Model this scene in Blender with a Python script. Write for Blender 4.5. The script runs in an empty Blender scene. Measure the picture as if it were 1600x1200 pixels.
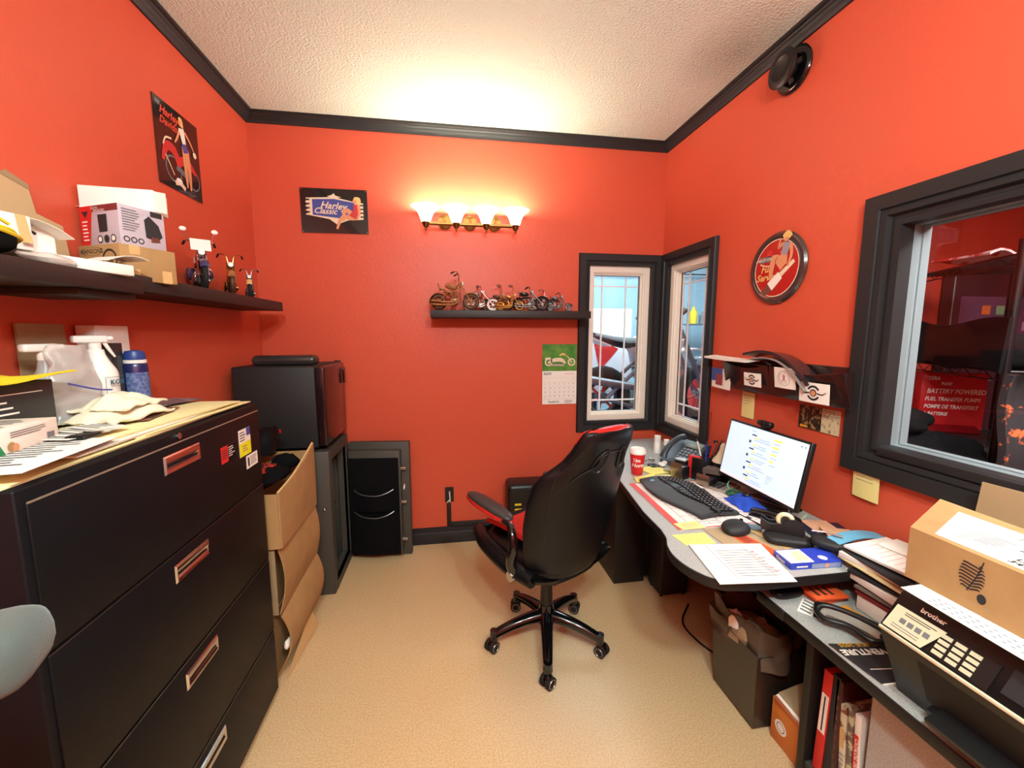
import bpy, bmesh, math, random
from mathutils import Vector, Matrix, noise
random.seed(7)
PI = math.pi
SC = bpy.context.scene
COL = SC.collection
# ---------------------------------------------------------------- camera, world, exposure
cam_d = bpy.data.cameras.new('camera'); cam = bpy.data.objects.new('camera', cam_d); COL.objects.link(cam)
F_PX, YAW, PIT = 643.0, 0.1557, -0.1208
cam_d.sensor_fit = 'HORIZONTAL'; cam_d.sensor_width = 36.0; cam_d.lens = F_PX/1600*36.0
cam_d.clip_start = 0.05; cam_d.clip_end = 60
cam.location = (0, 0, 1.5)
_fw = Vector((math.sin(YAW)*math.cos(PIT), math.cos(YAW)*math.cos(PIT), math.sin(PIT)))
cam.rotation_euler = _fw.to_track_quat('-Z', 'Y').to_euler()
SC.camera = cam
w = bpy.data.worlds.new('world'); SC.world = w; w.use_nodes = True
w.node_tree.nodes['Background'].inputs[0].default_value = (0.6, 0.75, 1, 1)
w.node_tree.nodes['Background'].inputs[1].default_value = 0.15
SC.view_settings.view_transform = 'Standard'; SC.view_settings.look = 'None'
SC.view_settings.gamma = 1.0; SC.view_settings.use_curve_mapping = False
SC.view_settings.exposure = 0.04
CEIL_W, VAN_W, SHOP_W, STORE_W = 96, 8.0, 290, 90

# ---------------------------------------------------------------- lights (room fittings are built below)
def area(name, loc, size, watts, col, rot=(0, 0, 0), sy=None):
    l = bpy.data.lights.new(name, 'AREA'); l.energy = watts; l.color = col
    l.size = size
    if sy: l.shape = 'RECTANGLE'; l.size_y = sy
    o = bpy.data.objects.new(name, l); COL.objects.link(o); o.location = loc; o.rotation_euler = rot
    return o
area('shop_light', (2.6, 4.9, 3.3), 3.0, SHOP_W, (.74, .93, 1), sy=2.4)
area('store_light', (1.95, 0.35, 2.3), .8, STORE_W, (1, .90, .86), sy=.8)
def point(name, loc, watts, col, r=.03):
    l = bpy.data.lights.new(name, 'POINT'); l.energy = watts; l.color = col; l.shadow_soft_size = r
    o = bpy.data.objects.new(name, l); COL.objects.link(o); o.location = loc; return o

for _x in (-.05, .45): point('pendant_bulb_light', (_x, -.30, 2.42), CEIL_W, (.80, 1, 1.0), .09)
# ---------------------------------------------------------------- materials
def lin(c):
    r = []
    for v in c:
        v /= 255.0
        r.append(v/12.92 if v <= .04045 else ((v+.055)/1.055)**2.4)
    return (*r, 1)
MATS = {}
def mat(key, rgb=(128,)*3, rough=.6, metal=0., bump=None, var=None, emit=0., trans=0., coat=0., spec=.5, alpha=1., sheen=0.):
    if key in MATS: return MATS[key]
    m = bpy.data.materials.new(key); m.use_nodes = True
    nt = m.node_tree; b = nt.nodes['Principled BSDF']
    b.inputs['Base Color'].default_value = lin(rgb)
    b.inputs['Roughness'].default_value = rough; b.inputs['Metallic'].default_value = metal
    b.inputs['Specular IOR Level'].default_value = spec
    b.inputs['Transmission Weight'].default_value = trans
    b.inputs['Coat Weight'].default_value = coat
    b.inputs['Alpha'].default_value = alpha
    b.inputs['Sheen Weight'].default_value = sheen
    if emit:
        b.inputs['Emission Color'].default_value = lin(rgb); b.inputs['Emission Strength'].default_value = emit
    tc = None
    def coord(scale, detail=3, rough_=.6):
        nonlocal tc
        if tc is None: tc = nt.nodes.new('ShaderNodeTexCoord')
        n = nt.nodes.new('ShaderNodeTexNoise'); n.inputs['Scale'].default_value = scale
        n.inputs['Detail'].default_value = detail; n.inputs['Roughness'].default_value = rough_
        nt.links.new(tc.outputs['Object'], n.inputs['Vector']); return n
    if var:
        sc, rgb2, lo, hi = var
        n = coord(sc, 4)
        r = nt.nodes.new('ShaderNodeValToRGB')
        r.color_ramp.elements[0].position = lo; r.color_ramp.elements[1].position = hi
        r.color_ramp.elements[0].color = lin(rgb); r.color_ramp.elements[1].color = lin(rgb2)
        nt.links.new(n.outputs[0], r.inputs[0]); nt.links.new(r.outputs[0], b.inputs['Base Color'])
    if bump:
        sc, st = bump
        n = coord(sc, 3)
        bp = nt.nodes.new('ShaderNodeBump'); bp.inputs['Strength'].default_value = st; bp.inputs['Distance'].default_value = min(.01, .45/sc)
        nt.links.new(n.outputs[0], bp.inputs['Height']); nt.links.new(bp.outputs[0], b.inputs['Normal'])
    MATS[key] = m; return m
RED = mat('red_wall_paint', (204, 83, 57), .42, bump=(55, .10), spec=.35)
BLK = mat('black_trim_paint', (34, 34, 35), .5, spec=.35)
BLKL = mat('black_laminate', (20, 18, 19), .5, bump=(400, .05))
CABM = mat('black_enamel_steel', (14, 14, 17), .5, spec=.2, bump=(260, .12))
SHELFM = mat('dark_brown_foil', (34, 27, 27), .55, bump=(120, .06))
PLB = mat('black_plastic', (16, 16, 17), .38)
PLBM = mat('matte_black_plastic', (24, 24, 26), .6)
PLG = mat('gloss_black_plastic', (12, 12, 13), .14, coat=.4)
RUB = mat('black_rubber', (18, 18, 18), .8)
LEA = mat('black_leatherette', (11, 12, 15), .36, bump=(160, .12), spec=.28)
LEAR = mat('red_leatherette', (196, 34, 30), .28, bump=(160, .08), coat=.3)
CARD = mat('cardboard', (174, 136, 88), .85, var=(9, (162, 124, 78), .35, .7), bump=(90, .05))
CARDL = mat('pale_cardboard', (205, 165, 110), .85, bump=(90, .05))
CARDE = mat('cardboard_edge', (222, 182, 128), .9)
CARDD = mat('grey_brown_cardboard', (160, 135, 100), .9)
WHITE = mat('white_paper', (236, 230, 222), .8)
WHT2 = mat('white_card', (240, 232, 222), .6)
CREAM = mat('cream_folder', (238, 222, 165), .8)
YEL = mat('yellow_note', (240, 226, 120), .8)
YELP = mat('pale_yellow_note', (228, 214, 140), .8)
INK = mat('grey_ink', (110, 108, 110), .8)
INKD = mat('dark_ink', (35, 33, 36), .7)
CHR = mat('chrome', (205, 205, 208), .16, metal=1)
STEEL = mat('brushed_steel', (165, 160, 152), .32, metal=1)
BRASS = mat('aged_brass', (150, 116, 66), .3, metal=1)
SAFE = mat('grey_safe_paint', (66, 64, 58), .55, bump=(300, .1))
LAM = mat('grey_speckled_laminate', (170, 168, 164), .5, var=(260, (144, 142, 138), .5, .62))
WVIN = mat('white_vinyl_frame', (236, 228, 214), .4)
ORG = mat('orange_print', (226, 84, 34), .6)
ORGE = mat('orange_envelope', (234, 158, 48), .75)
REDP = mat('red_print', (205, 36, 32), .55)
BLUEP = mat('blue_print', (40, 62, 170), .5)
WPL = mat('white_plastic', (235, 230, 222), .4)
GREENP = mat('green_print', (22, 130, 78), .5)
GREYF = mat('grey_fabric', (74, 82, 78), .95, bump=(350, .5), sheen=.2)
BLKF = mat('black_fabric', (14, 14, 16), .95, bump=(180, .5), spec=.1)
SKIN = mat('printed_skin_tone', (216, 146, 104), .5)
BLOND = mat('printed_blond', (226, 190, 110), .5)
PBLK = mat('sign_black_enamel', (14, 12, 14), .18, coat=.5)
MUN = mat('white_muntin', (244, 248, 250), .4)

def glass_mat(key, gl=.12, tint=(1, 1, 1, 1)):
    m = bpy.data.materials.new(key); m.use_nodes = True; nt = m.node_tree
    for n in list(nt.nodes): nt.nodes.remove(n)
    out = nt.nodes.new('ShaderNodeOutputMaterial'); mx = nt.nodes.new('ShaderNodeMixShader')
    t = nt.nodes.new('ShaderNodeBsdfTransparent'); g = nt.nodes.new('ShaderNodeBsdfGlossy'); fr = nt.nodes.new('ShaderNodeMath'); lw = nt.nodes.new('ShaderNodeLayerWeight')
    t.inputs[0].default_value = tint; g.inputs['Roughness'].default_value = .02; lw.inputs['Blend'].default_value = .5
    pw = nt.nodes.new('ShaderNodeMath'); pw.operation = 'POWER'; pw.inputs[1].default_value = 5; fr.operation = 'MULTIPLY_ADD'; fr.inputs[1].default_value = .8; fr.inputs[2].default_value = .04
    nt.links.new(lw.outputs['Facing'], pw.inputs[0]); nt.links.new(pw.outputs[0], fr.inputs[0])
    nt.links.new(fr.outputs[0], mx.inputs[0]); nt.links.new(t.outputs[0], mx.inputs[1]); nt.links.new(g.outputs[0], mx.inputs[2])
    nt.links.new(mx.outputs[0], out.inputs[0]); MATS[key] = m; return m
GLASS = glass_mat('window_glass')
def bag_mat():
    m = bpy.data.materials.new('clear_bag_film'); m.use_nodes = True; nt = m.node_tree
    for n in list(nt.nodes): nt.nodes.remove(n)
    out = nt.nodes.new('ShaderNodeOutputMaterial'); mx = nt.nodes.new('ShaderNodeMixShader')
    t = nt.nodes.new('ShaderNodeBsdfTransparent'); g = nt.nodes.new('ShaderNodeBsdfPrincipled')
    g.inputs['Base Color'].default_value = lin((215, 205, 200)); g.inputs['Roughness'].default_value = .22
    mx.inputs[0].default_value = .42
    nt.links.new(t.outputs[0], mx.inputs[1]); nt.links.new(g.outputs[0], mx.inputs[2]); nt.links.new(mx.outputs[0], out.inputs[0])
    return m
BAG = bag_mat()
def floor_mat():
    m = mat('tan_speckled_vinyl', (176, 133, 94), .42, bump=(160, .04)); nt = m.node_tree; b = nt.nodes['Principled BSDF']
    tc = nt.nodes.new('ShaderNodeTexCoord')
    a = nt.nodes.new('ShaderNodeTexNoise'); a.inputs['Scale'].default_value = 150; a.inputs['Detail'].default_value = 6
    c = nt.nodes.new('ShaderNodeTexNoise'); c.inputs['Scale'].default_value = 2.6; c.inputs['Detail'].default_value = 7; c.inputs['Roughness'].default_value = .7
    nt.links.new(tc.outputs['Object'], a.inputs[0]); nt.links.new(tc.outputs['Object'], c.inputs[0])
    r = nt.nodes.new('ShaderNodeValToRGB'); r.color_ramp.elements[0].position = .36; r.color_ramp.elements[1].position = .64
    r.color_ramp.elements[0].color = lin((196, 164, 120)); r.color_ramp.elements[1].color = lin((220, 188, 144))
    nt.links.new(a.outputs[0], r.inputs[0])
    r2 = nt.nodes.new('ShaderNodeValToRGB'); r2.color_ramp.elements[0].position = .48; r2.color_ramp.elements[1].position = .75
    r2.color_ramp.elements[0].color = (0, 0, 0, 1); r2.color_ramp.elements[1].color = (.45, .45, .45, 1)
    nt.links.new(c.outputs[0], r2.inputs[0])
    # pale patch at the chair casters: wear plus floor sheen painted into the colour
    mp = nt.nodes.new('ShaderNodeMapping'); mp.inputs['Location'].default_value = (-.48, -1.45, 0)
    nt.links.new(tc.outputs['Object'], mp.inputs[0])
    gr = nt.nodes.new('ShaderNodeTexGradient'); gr.gradient_type = 'SPHERICAL'
    mp2 = nt.nodes.new('ShaderNodeMapping'); mp2.inputs['Scale'].default_value = (2.0, 2.4, 1)
    nt.links.new(mp.outputs[0], mp2.inputs[0]); nt.links.new(mp2.outputs[0], gr.inputs[0])
    mu = nt.nodes.new('ShaderNodeMath'); mu.operation = 'MULTIPLY_ADD'; mu.inputs[1].default_value = .35
    pr = nt.nodes.new('ShaderNodeMath'); pr.operation = 'MULTIPLY'
    nt.links.new(gr.outputs['Fac'], pr.inputs[0]); nt.links.new(a.outputs[0], pr.inputs[1])
    ad = nt.nodes.new('ShaderNodeMath'); ad.operation = 'ADD'; ad.use_clamp = True
    nt.links.new(r2.outputs[0], mu.inputs[0]); mu.inputs[2].default_value = 0
    nt.links.new(mu.outputs[0], ad.inputs[0]); nt.links.new(pr.outputs[0], ad.inputs[1])
    mx = nt.nodes.new('ShaderNodeMixRGB'); mx.inputs[2].default_value = lin((226, 206, 178))
    nt.links.new(ad.outputs[0], mx.inputs[0]); nt.links.new(r.outputs[0], mx.inputs[1]); nt.links.new(mx.outputs[0], b.inputs['Base Color'])
    return m
FLOOR = floor_mat()
def popcorn():
    m = mat('popcorn_ceiling', (216, 224, 208), .95); nt = m.node_tree; b = nt.nodes['Principled BSDF']
    tc = nt.nodes.new('ShaderNodeTexCoord')
    v = nt.nodes.new('ShaderNodeTexNoise'); v.inputs['Scale'].default_value = 95; v.inputs['Detail'].default_value = 3
    nt.links.new(tc.outputs['Object'], v.inputs[0])
    bp = nt.nodes.new('ShaderNodeBump'); bp.inputs['Strength'].default_value = .75; bp.inputs['Distance'].default_value = .012
    nt.links.new(v.outputs[0], bp.inputs['Height']); nt.links.new(bp.outputs[0], b.inputs['Normal'])
    # dusty patch beside the wall vent
    mp = nt.nodes.new('ShaderNodeMapping'); mp.inputs['Location'].default_value = (-1.38, -1.92, -2.82)
    mp2 = nt.nodes.new('ShaderNodeMapping'); mp2.inputs['Scale'].default_value = (3.4, 3.0, 1)
    gr = nt.nodes.new('ShaderNodeTexGradient'); gr.gradient_type = 'SPHERICAL'
    nt.links.new(tc.outputs['Object'], mp.inputs[0]); nt.links.new(mp.outputs[0], mp2.inputs[0]); nt.links.new(mp2.outputs[0], gr.inputs[0])
    pr = nt.nodes.new('ShaderNodeMath'); pr.operation = 'MULTIPLY'; nt.links.new(gr.outputs['Fac'], pr.inputs[0]); nt.links.new(v.outputs[0], pr.inputs[1])
    mx = nt.nodes.new('ShaderNodeMixRGB'); mx.inputs[1].default_value = lin((216, 224, 208)); mx.inputs[2].default_value = lin((120, 105, 85))
    nt.links.new(pr.outputs[0], mx.inputs[0]); nt.links.new(mx.outputs[0], b.inputs['Base Color'])
    return m
POP = popcorn()

# ---------------------------------------------------------------- mesh builder
def V(*a): return Vector(a)
def frame(o, u, v):
    u = Vector(u).normalized(); v = Vector(v).normalized(); n = u.cross(v).normalized(); v = n.cross(u)
    M = Matrix((u, v, n)).transposed().to_4x4(); M.translation = Vector(o); return M
def fback(x, z, y=2.869): return frame((x, y, z), (1, 0, 0), (0, 0, 1))
def fleft(y, z, x=-1.174): return frame((x, y, z), (0, 1, 0), (0, 0, 1))
def fright(y, z, x=1.561): return frame((x, y, z), (0, -1, 0), (0, 0, 1))
def fup(x, y, z, a=0): return frame((x, y, z), (math.cos(a), math.sin(a), 0), (-math.sin(a), math.cos(a), 0))
def fr_yaw(x, y, z, a=0): return Matrix.Translation((x, y, z)) @ Matrix.Rotation(a, 4, 'Z')
def smooth_pts(pts, n=6, closed=False):
    P = [Vector(p) for p in pts]; out = []; L = len(P)
    rng = range(L if closed else L-1)
    for i in rng:
        if closed: a, b, c, d = P[(i-1) % L], P[i], P[(i+1) % L], P[(i+2) % L]
        else: a, b, c, d = P[max(i-1, 0)], P[i], P[i+1], P[min(i+2, L-1)]
        for k in range(n):
            t = k/n
            out.append(.5*((2*b)+(c-a)*t+(2*a-5*b+4*c-d)*t*t+(3*b-a-3*c+d)*t**3))
    if not closed: out.append(P[-1].copy())
    return out
TXT = {}
class MB:
    def __init__(s, M=None): s.bm = bmesh.new(); s.ms = []; s.M = M or Matrix.Identity(4)
    def mi(s, m):
        if m not in s.ms: s.ms.append(m)
        return s.ms.index(m)
    def add(s, vs, fs, m, smooth=False):
        M = s.M; bv = [s.bm.verts.new(M @ Vector(v)) for v in vs]; k = s.mi(m); out = []
        for f in fs:
            try: q = s.bm.faces.new([bv[i] for i in f])
            except ValueError: continue
            q.material_index = k; q.smooth = smooth; out.append(q)
        return bv, out
    def box(s, a, b, m, bev=0, rot=None, seg=2):
        x0, y0, z0 = a; x1, y1, z1 = b
        c = Vector(((x0+x1)/2, (y0+y1)/2, (z0+z1)/2))
        vs = [Vector((x, y, z)) for x in (x0, x1) for y in (y0, y1) for z in (z0, z1)]
        if rot is not None: vs = [c+rot @ (v-c) for v in vs]
        bv, fs = s.add(vs, [(0, 1, 3, 2), (4, 6, 7, 5), (0, 4, 5, 1), (2, 3, 7, 6), (0, 2, 6, 4), (1, 5, 7, 3)], m)
        if bev:
            es = list({e for f in fs for e in f.edges})
            r = bmesh.ops.bevel(s.bm, geom=es, offset=bev, segments=seg, affect='EDGES', profile=.5, clamp_overlap=True, material=-1)
            for f in r['faces']: f.smooth = True
            
        return s
    def cyl(s, p0, p1, r0, m, r1=None, seg=20, caps=True, smooth=True):
        p0 = Vector(p0); p1 = Vector(p1); r1 = r0 if r1 is None else r1
        ax = (p1-p0).normalized(); t = Vector((0, 0, 1)) if abs(ax.z) < .9 else Vector((1, 0, 0))
        u = ax.cross(t).normalized(); v = ax.cross(u)
        vs = []
        for p, r in ((p0, r0), (p1, r1)):
            for i in range(seg):
                a = 2*PI*i/seg; vs.append(p+(u*math.cos(a)+v*math.sin(a))*r)
        fs = [(i, (i+1) % seg, seg+(i+1) % seg, seg+i) for i in range(seg)]
        s.add(vs, fs, m, smooth)
        if caps:
            s.add(vs[:seg], [tuple(reversed(range(seg)))], m); s.add(vs[seg:], [tuple(range(seg))], m)
        return s
    def tube(s, pts, r, m, seg=8, sm=0, closed=False, flat=1.0):
        if sm: pts = smooth_pts(pts, sm, closed)
        P = [Vector(p) for p in pts]; n = len(P); vs = []; prev = None
        for i in range(n):
            if closed: t = (P[(i+1) % n]-P[i-1]).normalized()
            else: t = (P[min(i+1, n-1)]-P[max(i-1, 0)]).normalized()
            if prev is None:
                u = t.cross(Vector((0, 0, 1)) if abs(t.z) < .9 else Vector((1, 0, 0))).normalized()
            else: u = (prev-t*prev.dot(t)).normalized()
            prev = u; v = t.cross(u); rr = r[i*len(r)//n] if isinstance(r, (list, tuple)) else r
            if isinstance(r, (list, tuple)):
                q = i/(n-1)*(len(r)-1); k = min(int(q), len(r)-2); rr = r[k]*(1-q+k)+r[k+1]*(q-k)
            for j in range(seg):
                a = 2*PI*j/seg; vs.append(P[i]+u*math.cos(a)*rr+v*math.sin(a)*rr*flat)
        fs = []
        for i in range(n if closed else n-1):
            a, b = i*seg, ((i+1) % n)*seg
            for j in range(seg): fs.append((a+j, a+(j+1) % seg, b+(j+1) % seg, b+j))
        if not closed: fs += [tuple(reversed(range(seg))), tuple(range((n-1)*seg, n*seg))]
        s.add(vs, fs, m, True); return s
    def lathe(s, prof, m, c=(0, 0, 0), seg=28, M=None, a0=0, a1=2*PI, flat=False):
        vs = []; n = len(prof); full = abs(a1-a0-2*PI) < 1e-6; k = seg if full else seg+1
        T = M or Matrix.Translation(Vector(c))
        for i in range(k):
            a = a0+(a1-a0)*i/seg
            for r, z in prof: vs.append(T @ Vector((r*math.cos(a), r*math.sin(a), z)))
        fs = []
        for i in range(seg):
            j = (i+1) % k
            for q in range(n-1): fs.append((i*n+q, j*n+q, j*n+q+1, i*n+q+1))
        s.add(vs, fs, m, not flat); return s
    def torus(s, c, ax, R, r, m, seg=28, ms=10, flat=1):
        ax = Vector(ax).normalized(); t = Vector((0, 0, 1)) if abs(ax.z) < .9 else Vector((1, 0, 0))
        u = ax.cross(t).normalized(); v = ax.cross(u); c = Vector(c); vs = []
        for i in range(seg):
            a = 2*PI*i/seg; d = u*math.cos(a)+v*math.sin(a)
            for j in range(ms):
                b = 2*PI*j/ms; vs.append(c+d*(R+r*math.cos(b))+ax*r*flat*math.sin(b))
        fs = [(i*ms+j, ((i+1) % seg)*ms+j, ((i+1) % seg)*ms+(j+1) % ms, i*ms+(j+1) % ms) for i in range(seg) for j in range(ms)]
        s.add(vs, fs, m, True); return s
    def ell(s, c, r, m, seg=16, rings=10, nz=0, fq=4, sd=0, ex=1.0, rot=None):
        c = Vector(c); vs = []
        def sp(x): return math.copysign(abs(x)**ex, x)
        for i in range(rings+1):
            ph = PI*i/rings
            for j in range(seg):
                th = 2*PI*j/seg
                p = Vector((sp(math.sin(ph))*sp(math.cos(th))*r[0], sp(math.sin(ph))*sp(math.sin(th))*r[1], sp(math.cos(ph))*r[2]))
                if nz: p *= 1+nz*noise.noise(p*fq/max(r)+Vector((sd, sd*1.7, 3)))
                if rot is not None: p = rot @ p
                vs.append(c+p)
        fs = []
        for i in range(rings):
            for j in range(seg): fs.append((i*seg+j, (i+1)*seg+j, (i+1)*seg+(j+1) % seg, i*seg+(j+1) % seg))
        s.add(vs, fs, m, True); return s
    def grid(s, fn, nu, nv, m, thick=0, smooth=True):
        vs = [Vector(fn(i/nu, j/nv)) for i in range(nu+1) for j in range(nv+1)]
        fs = [(i*(nv+1)+j, (i+1)*(nv+1)+j, (i+1)*(nv+1)+j+1, i*(nv+1)+j+1) for i in range(nu) for j in range(nv)]
        if not thick:
            s.add(vs, fs, m, smooth); return s
        n = [Vector() for _ in vs]
        for f in fs:
            q = (vs[f[2]]-vs[f[0]]).cross(vs[f[3]]-vs[f[1]])
            for i in f: n[i] += q
        tp = [v+k.normalized()*thick for v, k in zip(vs, n)]; N = len(vs)
        s.add(vs+tp, [tuple(reversed(f)) for f in fs]+[tuple(i+N for i in f) for f in fs], m, smooth)
        a = [i*(nv+1) for i in range(nu+1)]; b = [i*(nv+1)+nv for i in range(nu+1)]; loop = a+list(range(nu*(nv+1)+1, nu*(nv+1)+nv+1))+b[::-1][1:]+list(range(nv-1, 0, -1)); L = len(loop)
        s.add([vs[i] for i in loop]+[tp[i] for i in loop], [(i, (i+1) % L, L+(i+1) % L, L+i) for i in range(L)], m, False)
        return s
    def poly(s, pts, m, z0=0., z1=None, Fm=None):
        Fm = Fm or Matrix.Identity(4); n = len(pts)
        ar = sum(pts[i][0]*pts[(i+1) % n][1]-pts[(i+1) % n][0]*pts[i][1] for i in range(n))
        if ar < 0: pts = pts[::-1]
        if z1 is None:
            s.add([Fm @ Vector((p[0], p[1], z0)) for p in pts], [tuple(range(n))], m); return s
        vs = [Fm @ Vector((p[0], p[1], z0)) for p in pts]+[Fm @ Vector((p[0], p[1], z1)) for p in pts]
        fs = [tuple(reversed(range(n))), tuple(range(n, 2*n))]+[(i, (i+1) % n, n+(i+1) % n, n+i) for i in range(n)]
        s.add(vs, fs, m); return s
    def rect(s, Fm, x0, y0, x1, y1, m, z=.0004):
        return s.poly([(x0, y0), (x1, y0), (x1, y1), (x0, y1)], m, z, None, Fm)
    def disc(s, Fm, x, y, r, m, z=.0004, seg=20, ry=None):
        return s.poly([(x+r*math.cos(2*PI*i/seg), y+(ry or r)*math.sin(2*PI*i/seg)) for i in range(seg)], m, z, None, Fm)
    def ring(s, Fm, x, y, r0, r1, m, z=.0005, seg=28, a0=0, a1=2*PI, k=1.0):
        for i in range(seg):
            a, b = a0+(a1-a0)*i/seg, a0+(a1-a0)*(i+1)/seg
            s.poly([(x+r0*math.cos(a), y+k*r0*math.sin(a)), (x+r1*math.cos(a), y+k*r1*math.sin(a)), (x+r1*math.cos(b), y+k*r1*math.sin(b)), (x+r0*math.cos(b), y+k*r0*math.sin(b))], m, z, None, Fm)
        return s
    def strip(s, Fm, pts, w, m, z=.0006):
        # flat ribbon through 2d points; w number or list of half widths
        P = [Vector(p) for p in smooth_pts([(p[0], p[1], 0) for p in pts], 4)] if len(pts) > 2 else [Vector((p[0], p[1], 0)) for p in pts]
        n = len(P); L = []; R = []
        for i in range(n):
            t = (P[min(i+1, n-1)]-P[max(i-1, 0)]).normalized(); q = Vector((-t.y, t.x, 0))
            if isinstance(w, (list, tuple)):
                f = i/(n-1)*(len(w)-1); k = min(int(f), len(w)-2); ww = w[k]*(1-f+k)+w[k+1]*(f-k)
            else: ww = w
            L.append(P[i]+q*ww); R.append(P[i]-q*ww)
        vs = [Fm @ Vector((p.x, p.y, z)) for p in L+R]
        s.add(vs, [(i, n+i, n+i+1, i+1) for i in range(n-1)], m); return s
    def text(s, st, Fm, x, y, size, m, z=.0008, align='LEFT', shear=0, ext=0, sx=1.0, bold=0, rot=0):
        key = (st, shear, bold)
        if key not in TXT:
            cu = bpy.data.curves.new('t', 'FONT'); cu.body = st; cu.shear = shear; cu.offset = bold; cu.resolution_u = 2
            o = bpy.data.objects.new('t', cu); COL.objects.link(o)
            bpy.context.view_layer.update()
            me = bpy.data.meshes.new_from_object(o)
            TXT[key] = ([v.co.copy() for v in me.vertices], [tuple(p.vertices) for p in me.polygons])
            bpy.data.objects.remove(o); bpy.data.meshes.remove(me); bpy.data.curves.remove(cu)
        vs, fs = TXT[key]
        if not vs: return s
        wd = max(v.x for v in vs)*size*sx
        dx = {'LEFT': 0, 'CENTER': -wd/2, 'RIGHT': -wd}[align]
        c, sn = math.cos(rot), math.sin(rot); out = []
        for v in vs:
            a, b = dx+v.x*size*sx, v.y*size
            out.append(Fm @ Vector((x+a*c-b*sn, y+a*sn+b*c, z)))
        s.add(out, fs, m); return s
    def lines(s, Fm, x0, y0, x1, y1, n, m, z=.0006, th=None, ragged=.35):
        # printed text lines, top to bottom
        dy = (y1-y0)/n; th = th or dy*.38
        for i in range(n):
            y = y1-dy*(i+.5); e = x1-(x1-x0)*random.random()*ragged
            s.poly([(x0, y-th/2), (e, y-th/2), (e, y+th/2), (x0, y+th/2)], m, z, None, Fm)
        return s
    def build(s, name, parent=None, m=None):
        me = bpy.data.meshes.new(name)
        bmesh.ops.recalc_face_normals(s.bm, faces=[f for f in s.bm.faces if len(f.edges) and any(not e.is_boundary for e in f.edges)])
        s.bm.to_mesh(me); s.bm.free()
        for q in s.ms: me.materials.append(q)
        me.set_sharp_from_angle(angle=math.radians(48))
        o = bpy.data.objects.new(name, me); COL.objects.link(o)
        if parent: o.parent = parent
        return o
ROOTS = []
def tag(o, label, cat, group=None, kind=None):
    o['label'] = label; o['category'] = cat
    if group: o['group'] = group
    if kind: o['kind'] = kind
    ROOTS.append(o); return o
def thing(name, label, cat, group=None):
    o = bpy.data.objects.new(name, None); COL.objects.link(o); o.empty_display_size = .05
    return tag(o, label, cat, group)
def solo(name, mb, label, cat, group=None, kind=None): return tag(mb.build(name), label, cat, group, kind)
def struct(name, mb, parent=None):
    o = mb.build(name, parent)
    if not parent: o['kind'] = 'structure'
    return o
def finalize():
    for r in ROOTS:
        obs = [r]+list(r.children_recursive); ms = [o for o in obs if o.type == 'MESH' and len(o.data.vertices)]
        if not ms: continue
        lo = [min(v.co[k] for o in ms for v in o.data.vertices) for k in range(3)]
        hi = [max(v.co[k] for o in ms for v in o.data.vertices) for k in range(3)]
        c = Vector(((lo[0]+hi[0])/2, (lo[1]+hi[1])/2, lo[2]))
        for o in ms: o.data.transform(Matrix.Translation(-c))
        r.location = c
# ================================================================ ROOM SHELL
LX, RX, BY, RY, CZ = -1.174, 1.561, 2.869, -1.3, 2.82
WT = .12
def wall_holes(mb, axis, c0, c1, a0, a1, z0, z1, holes, m):
    # boxes around rectangular holes (a = along coordinate)
    cuts = sorted({a0, a1, *[h[0] for h in holes], *[h[1] for h in holes]})
    for i in range(len(cuts)-1):
        p, q = cuts[i], cuts[i+1]; hs = [h for h in holes if h[0] <= p+1e-6 and h[1] >= q-1e-6]
        spans = [(z0, z1)] if not hs else [(z0, hs[0][2]), (hs[0][3], z1)]
        for lo, hi in spans:
            if axis == 'x': mb.box((p, c0, lo), (q, c1, hi), m)
            else: mb.box((c0, p, lo), (c1, q, hi), m)
m = MB(); m.box((LX-WT, RY-WT, -.06), (RX+WT, BY+WT, 0), FLOOR); struct('floor', m)
m = MB(); m.box((LX-WT, RY-WT, CZ), (RX+WT, BY+WT, CZ+.08), POP); struct('ceiling', m)
m = MB(); m.box((LX-WT, RY, 0), (LX, BY+WT, CZ), RED); struct('wall_left', m)
m = MB(); wall_holes(m, 'x', BY, BY+WT, LX, RX+WT, 0, CZ, [(1.005, 1.475, .86, 1.985)], RED); struct('wall_back', m)
m = MB(); wall_holes(m, 'y', RX, RX+WT, RY, BY, 0, CZ, [(.15, 1.252, 1.09, 1.88), (2.315, 2.785, .86, 1.985)], RED); struct('wall_right', m)
m = MB(); m.box((LX-WT, RY-WT, 0), (RX+WT, RY, CZ), RED); struct('wall_rear', m)
# crown moulding: profile (out from wall, z)
CP = [(0, 2.766), (.010, 2.766), (.013, 2.774), (.024, 2.782), (.028, 2.792), (.040, 2.797), (.043, 2.804), (.056, 2.808), (.058, CZ), (0, CZ)]
BPF = [(0, 0), (.016, 0), (.016, .078), (.011, .084), (.013, .094), (.006, .108), (.005, .12), (0, .12)]
def molding(name, prof, a, b, nrm):
    mb = MB(); a = Vector(a); b = Vector(b); n = Vector(nrm); t = (b-a).normalized(); k = len(prof); vs = []
    for p, sg in ((a, 1), (b, -1)):
        for o, z in prof: vs.append(p+n*o+t*sg*o+Vector((0, 0, z)))
    mb.add(vs, [(i, (i+1) % k, k+(i+1) % k, k+i) for i in range(k)]+[tuple(range(k)), tuple(range(k, 2*k))], BLK)
    return struct(name, mb)
molding('trim_1', CP, (LX, BY, 0), (RX, BY, 0), (0, -1, 0))
molding('trim_2', CP, (LX, RY, 0), (LX, BY, 0), (1, 0, 0))
molding('trim_3', CP, (RX, BY, 0), (RX, RY, 0), (-1, 0, 0))
molding('baseboard_back', BPF, (LX, BY, 0), (RX, BY, 0), (0, -1, 0))
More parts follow.
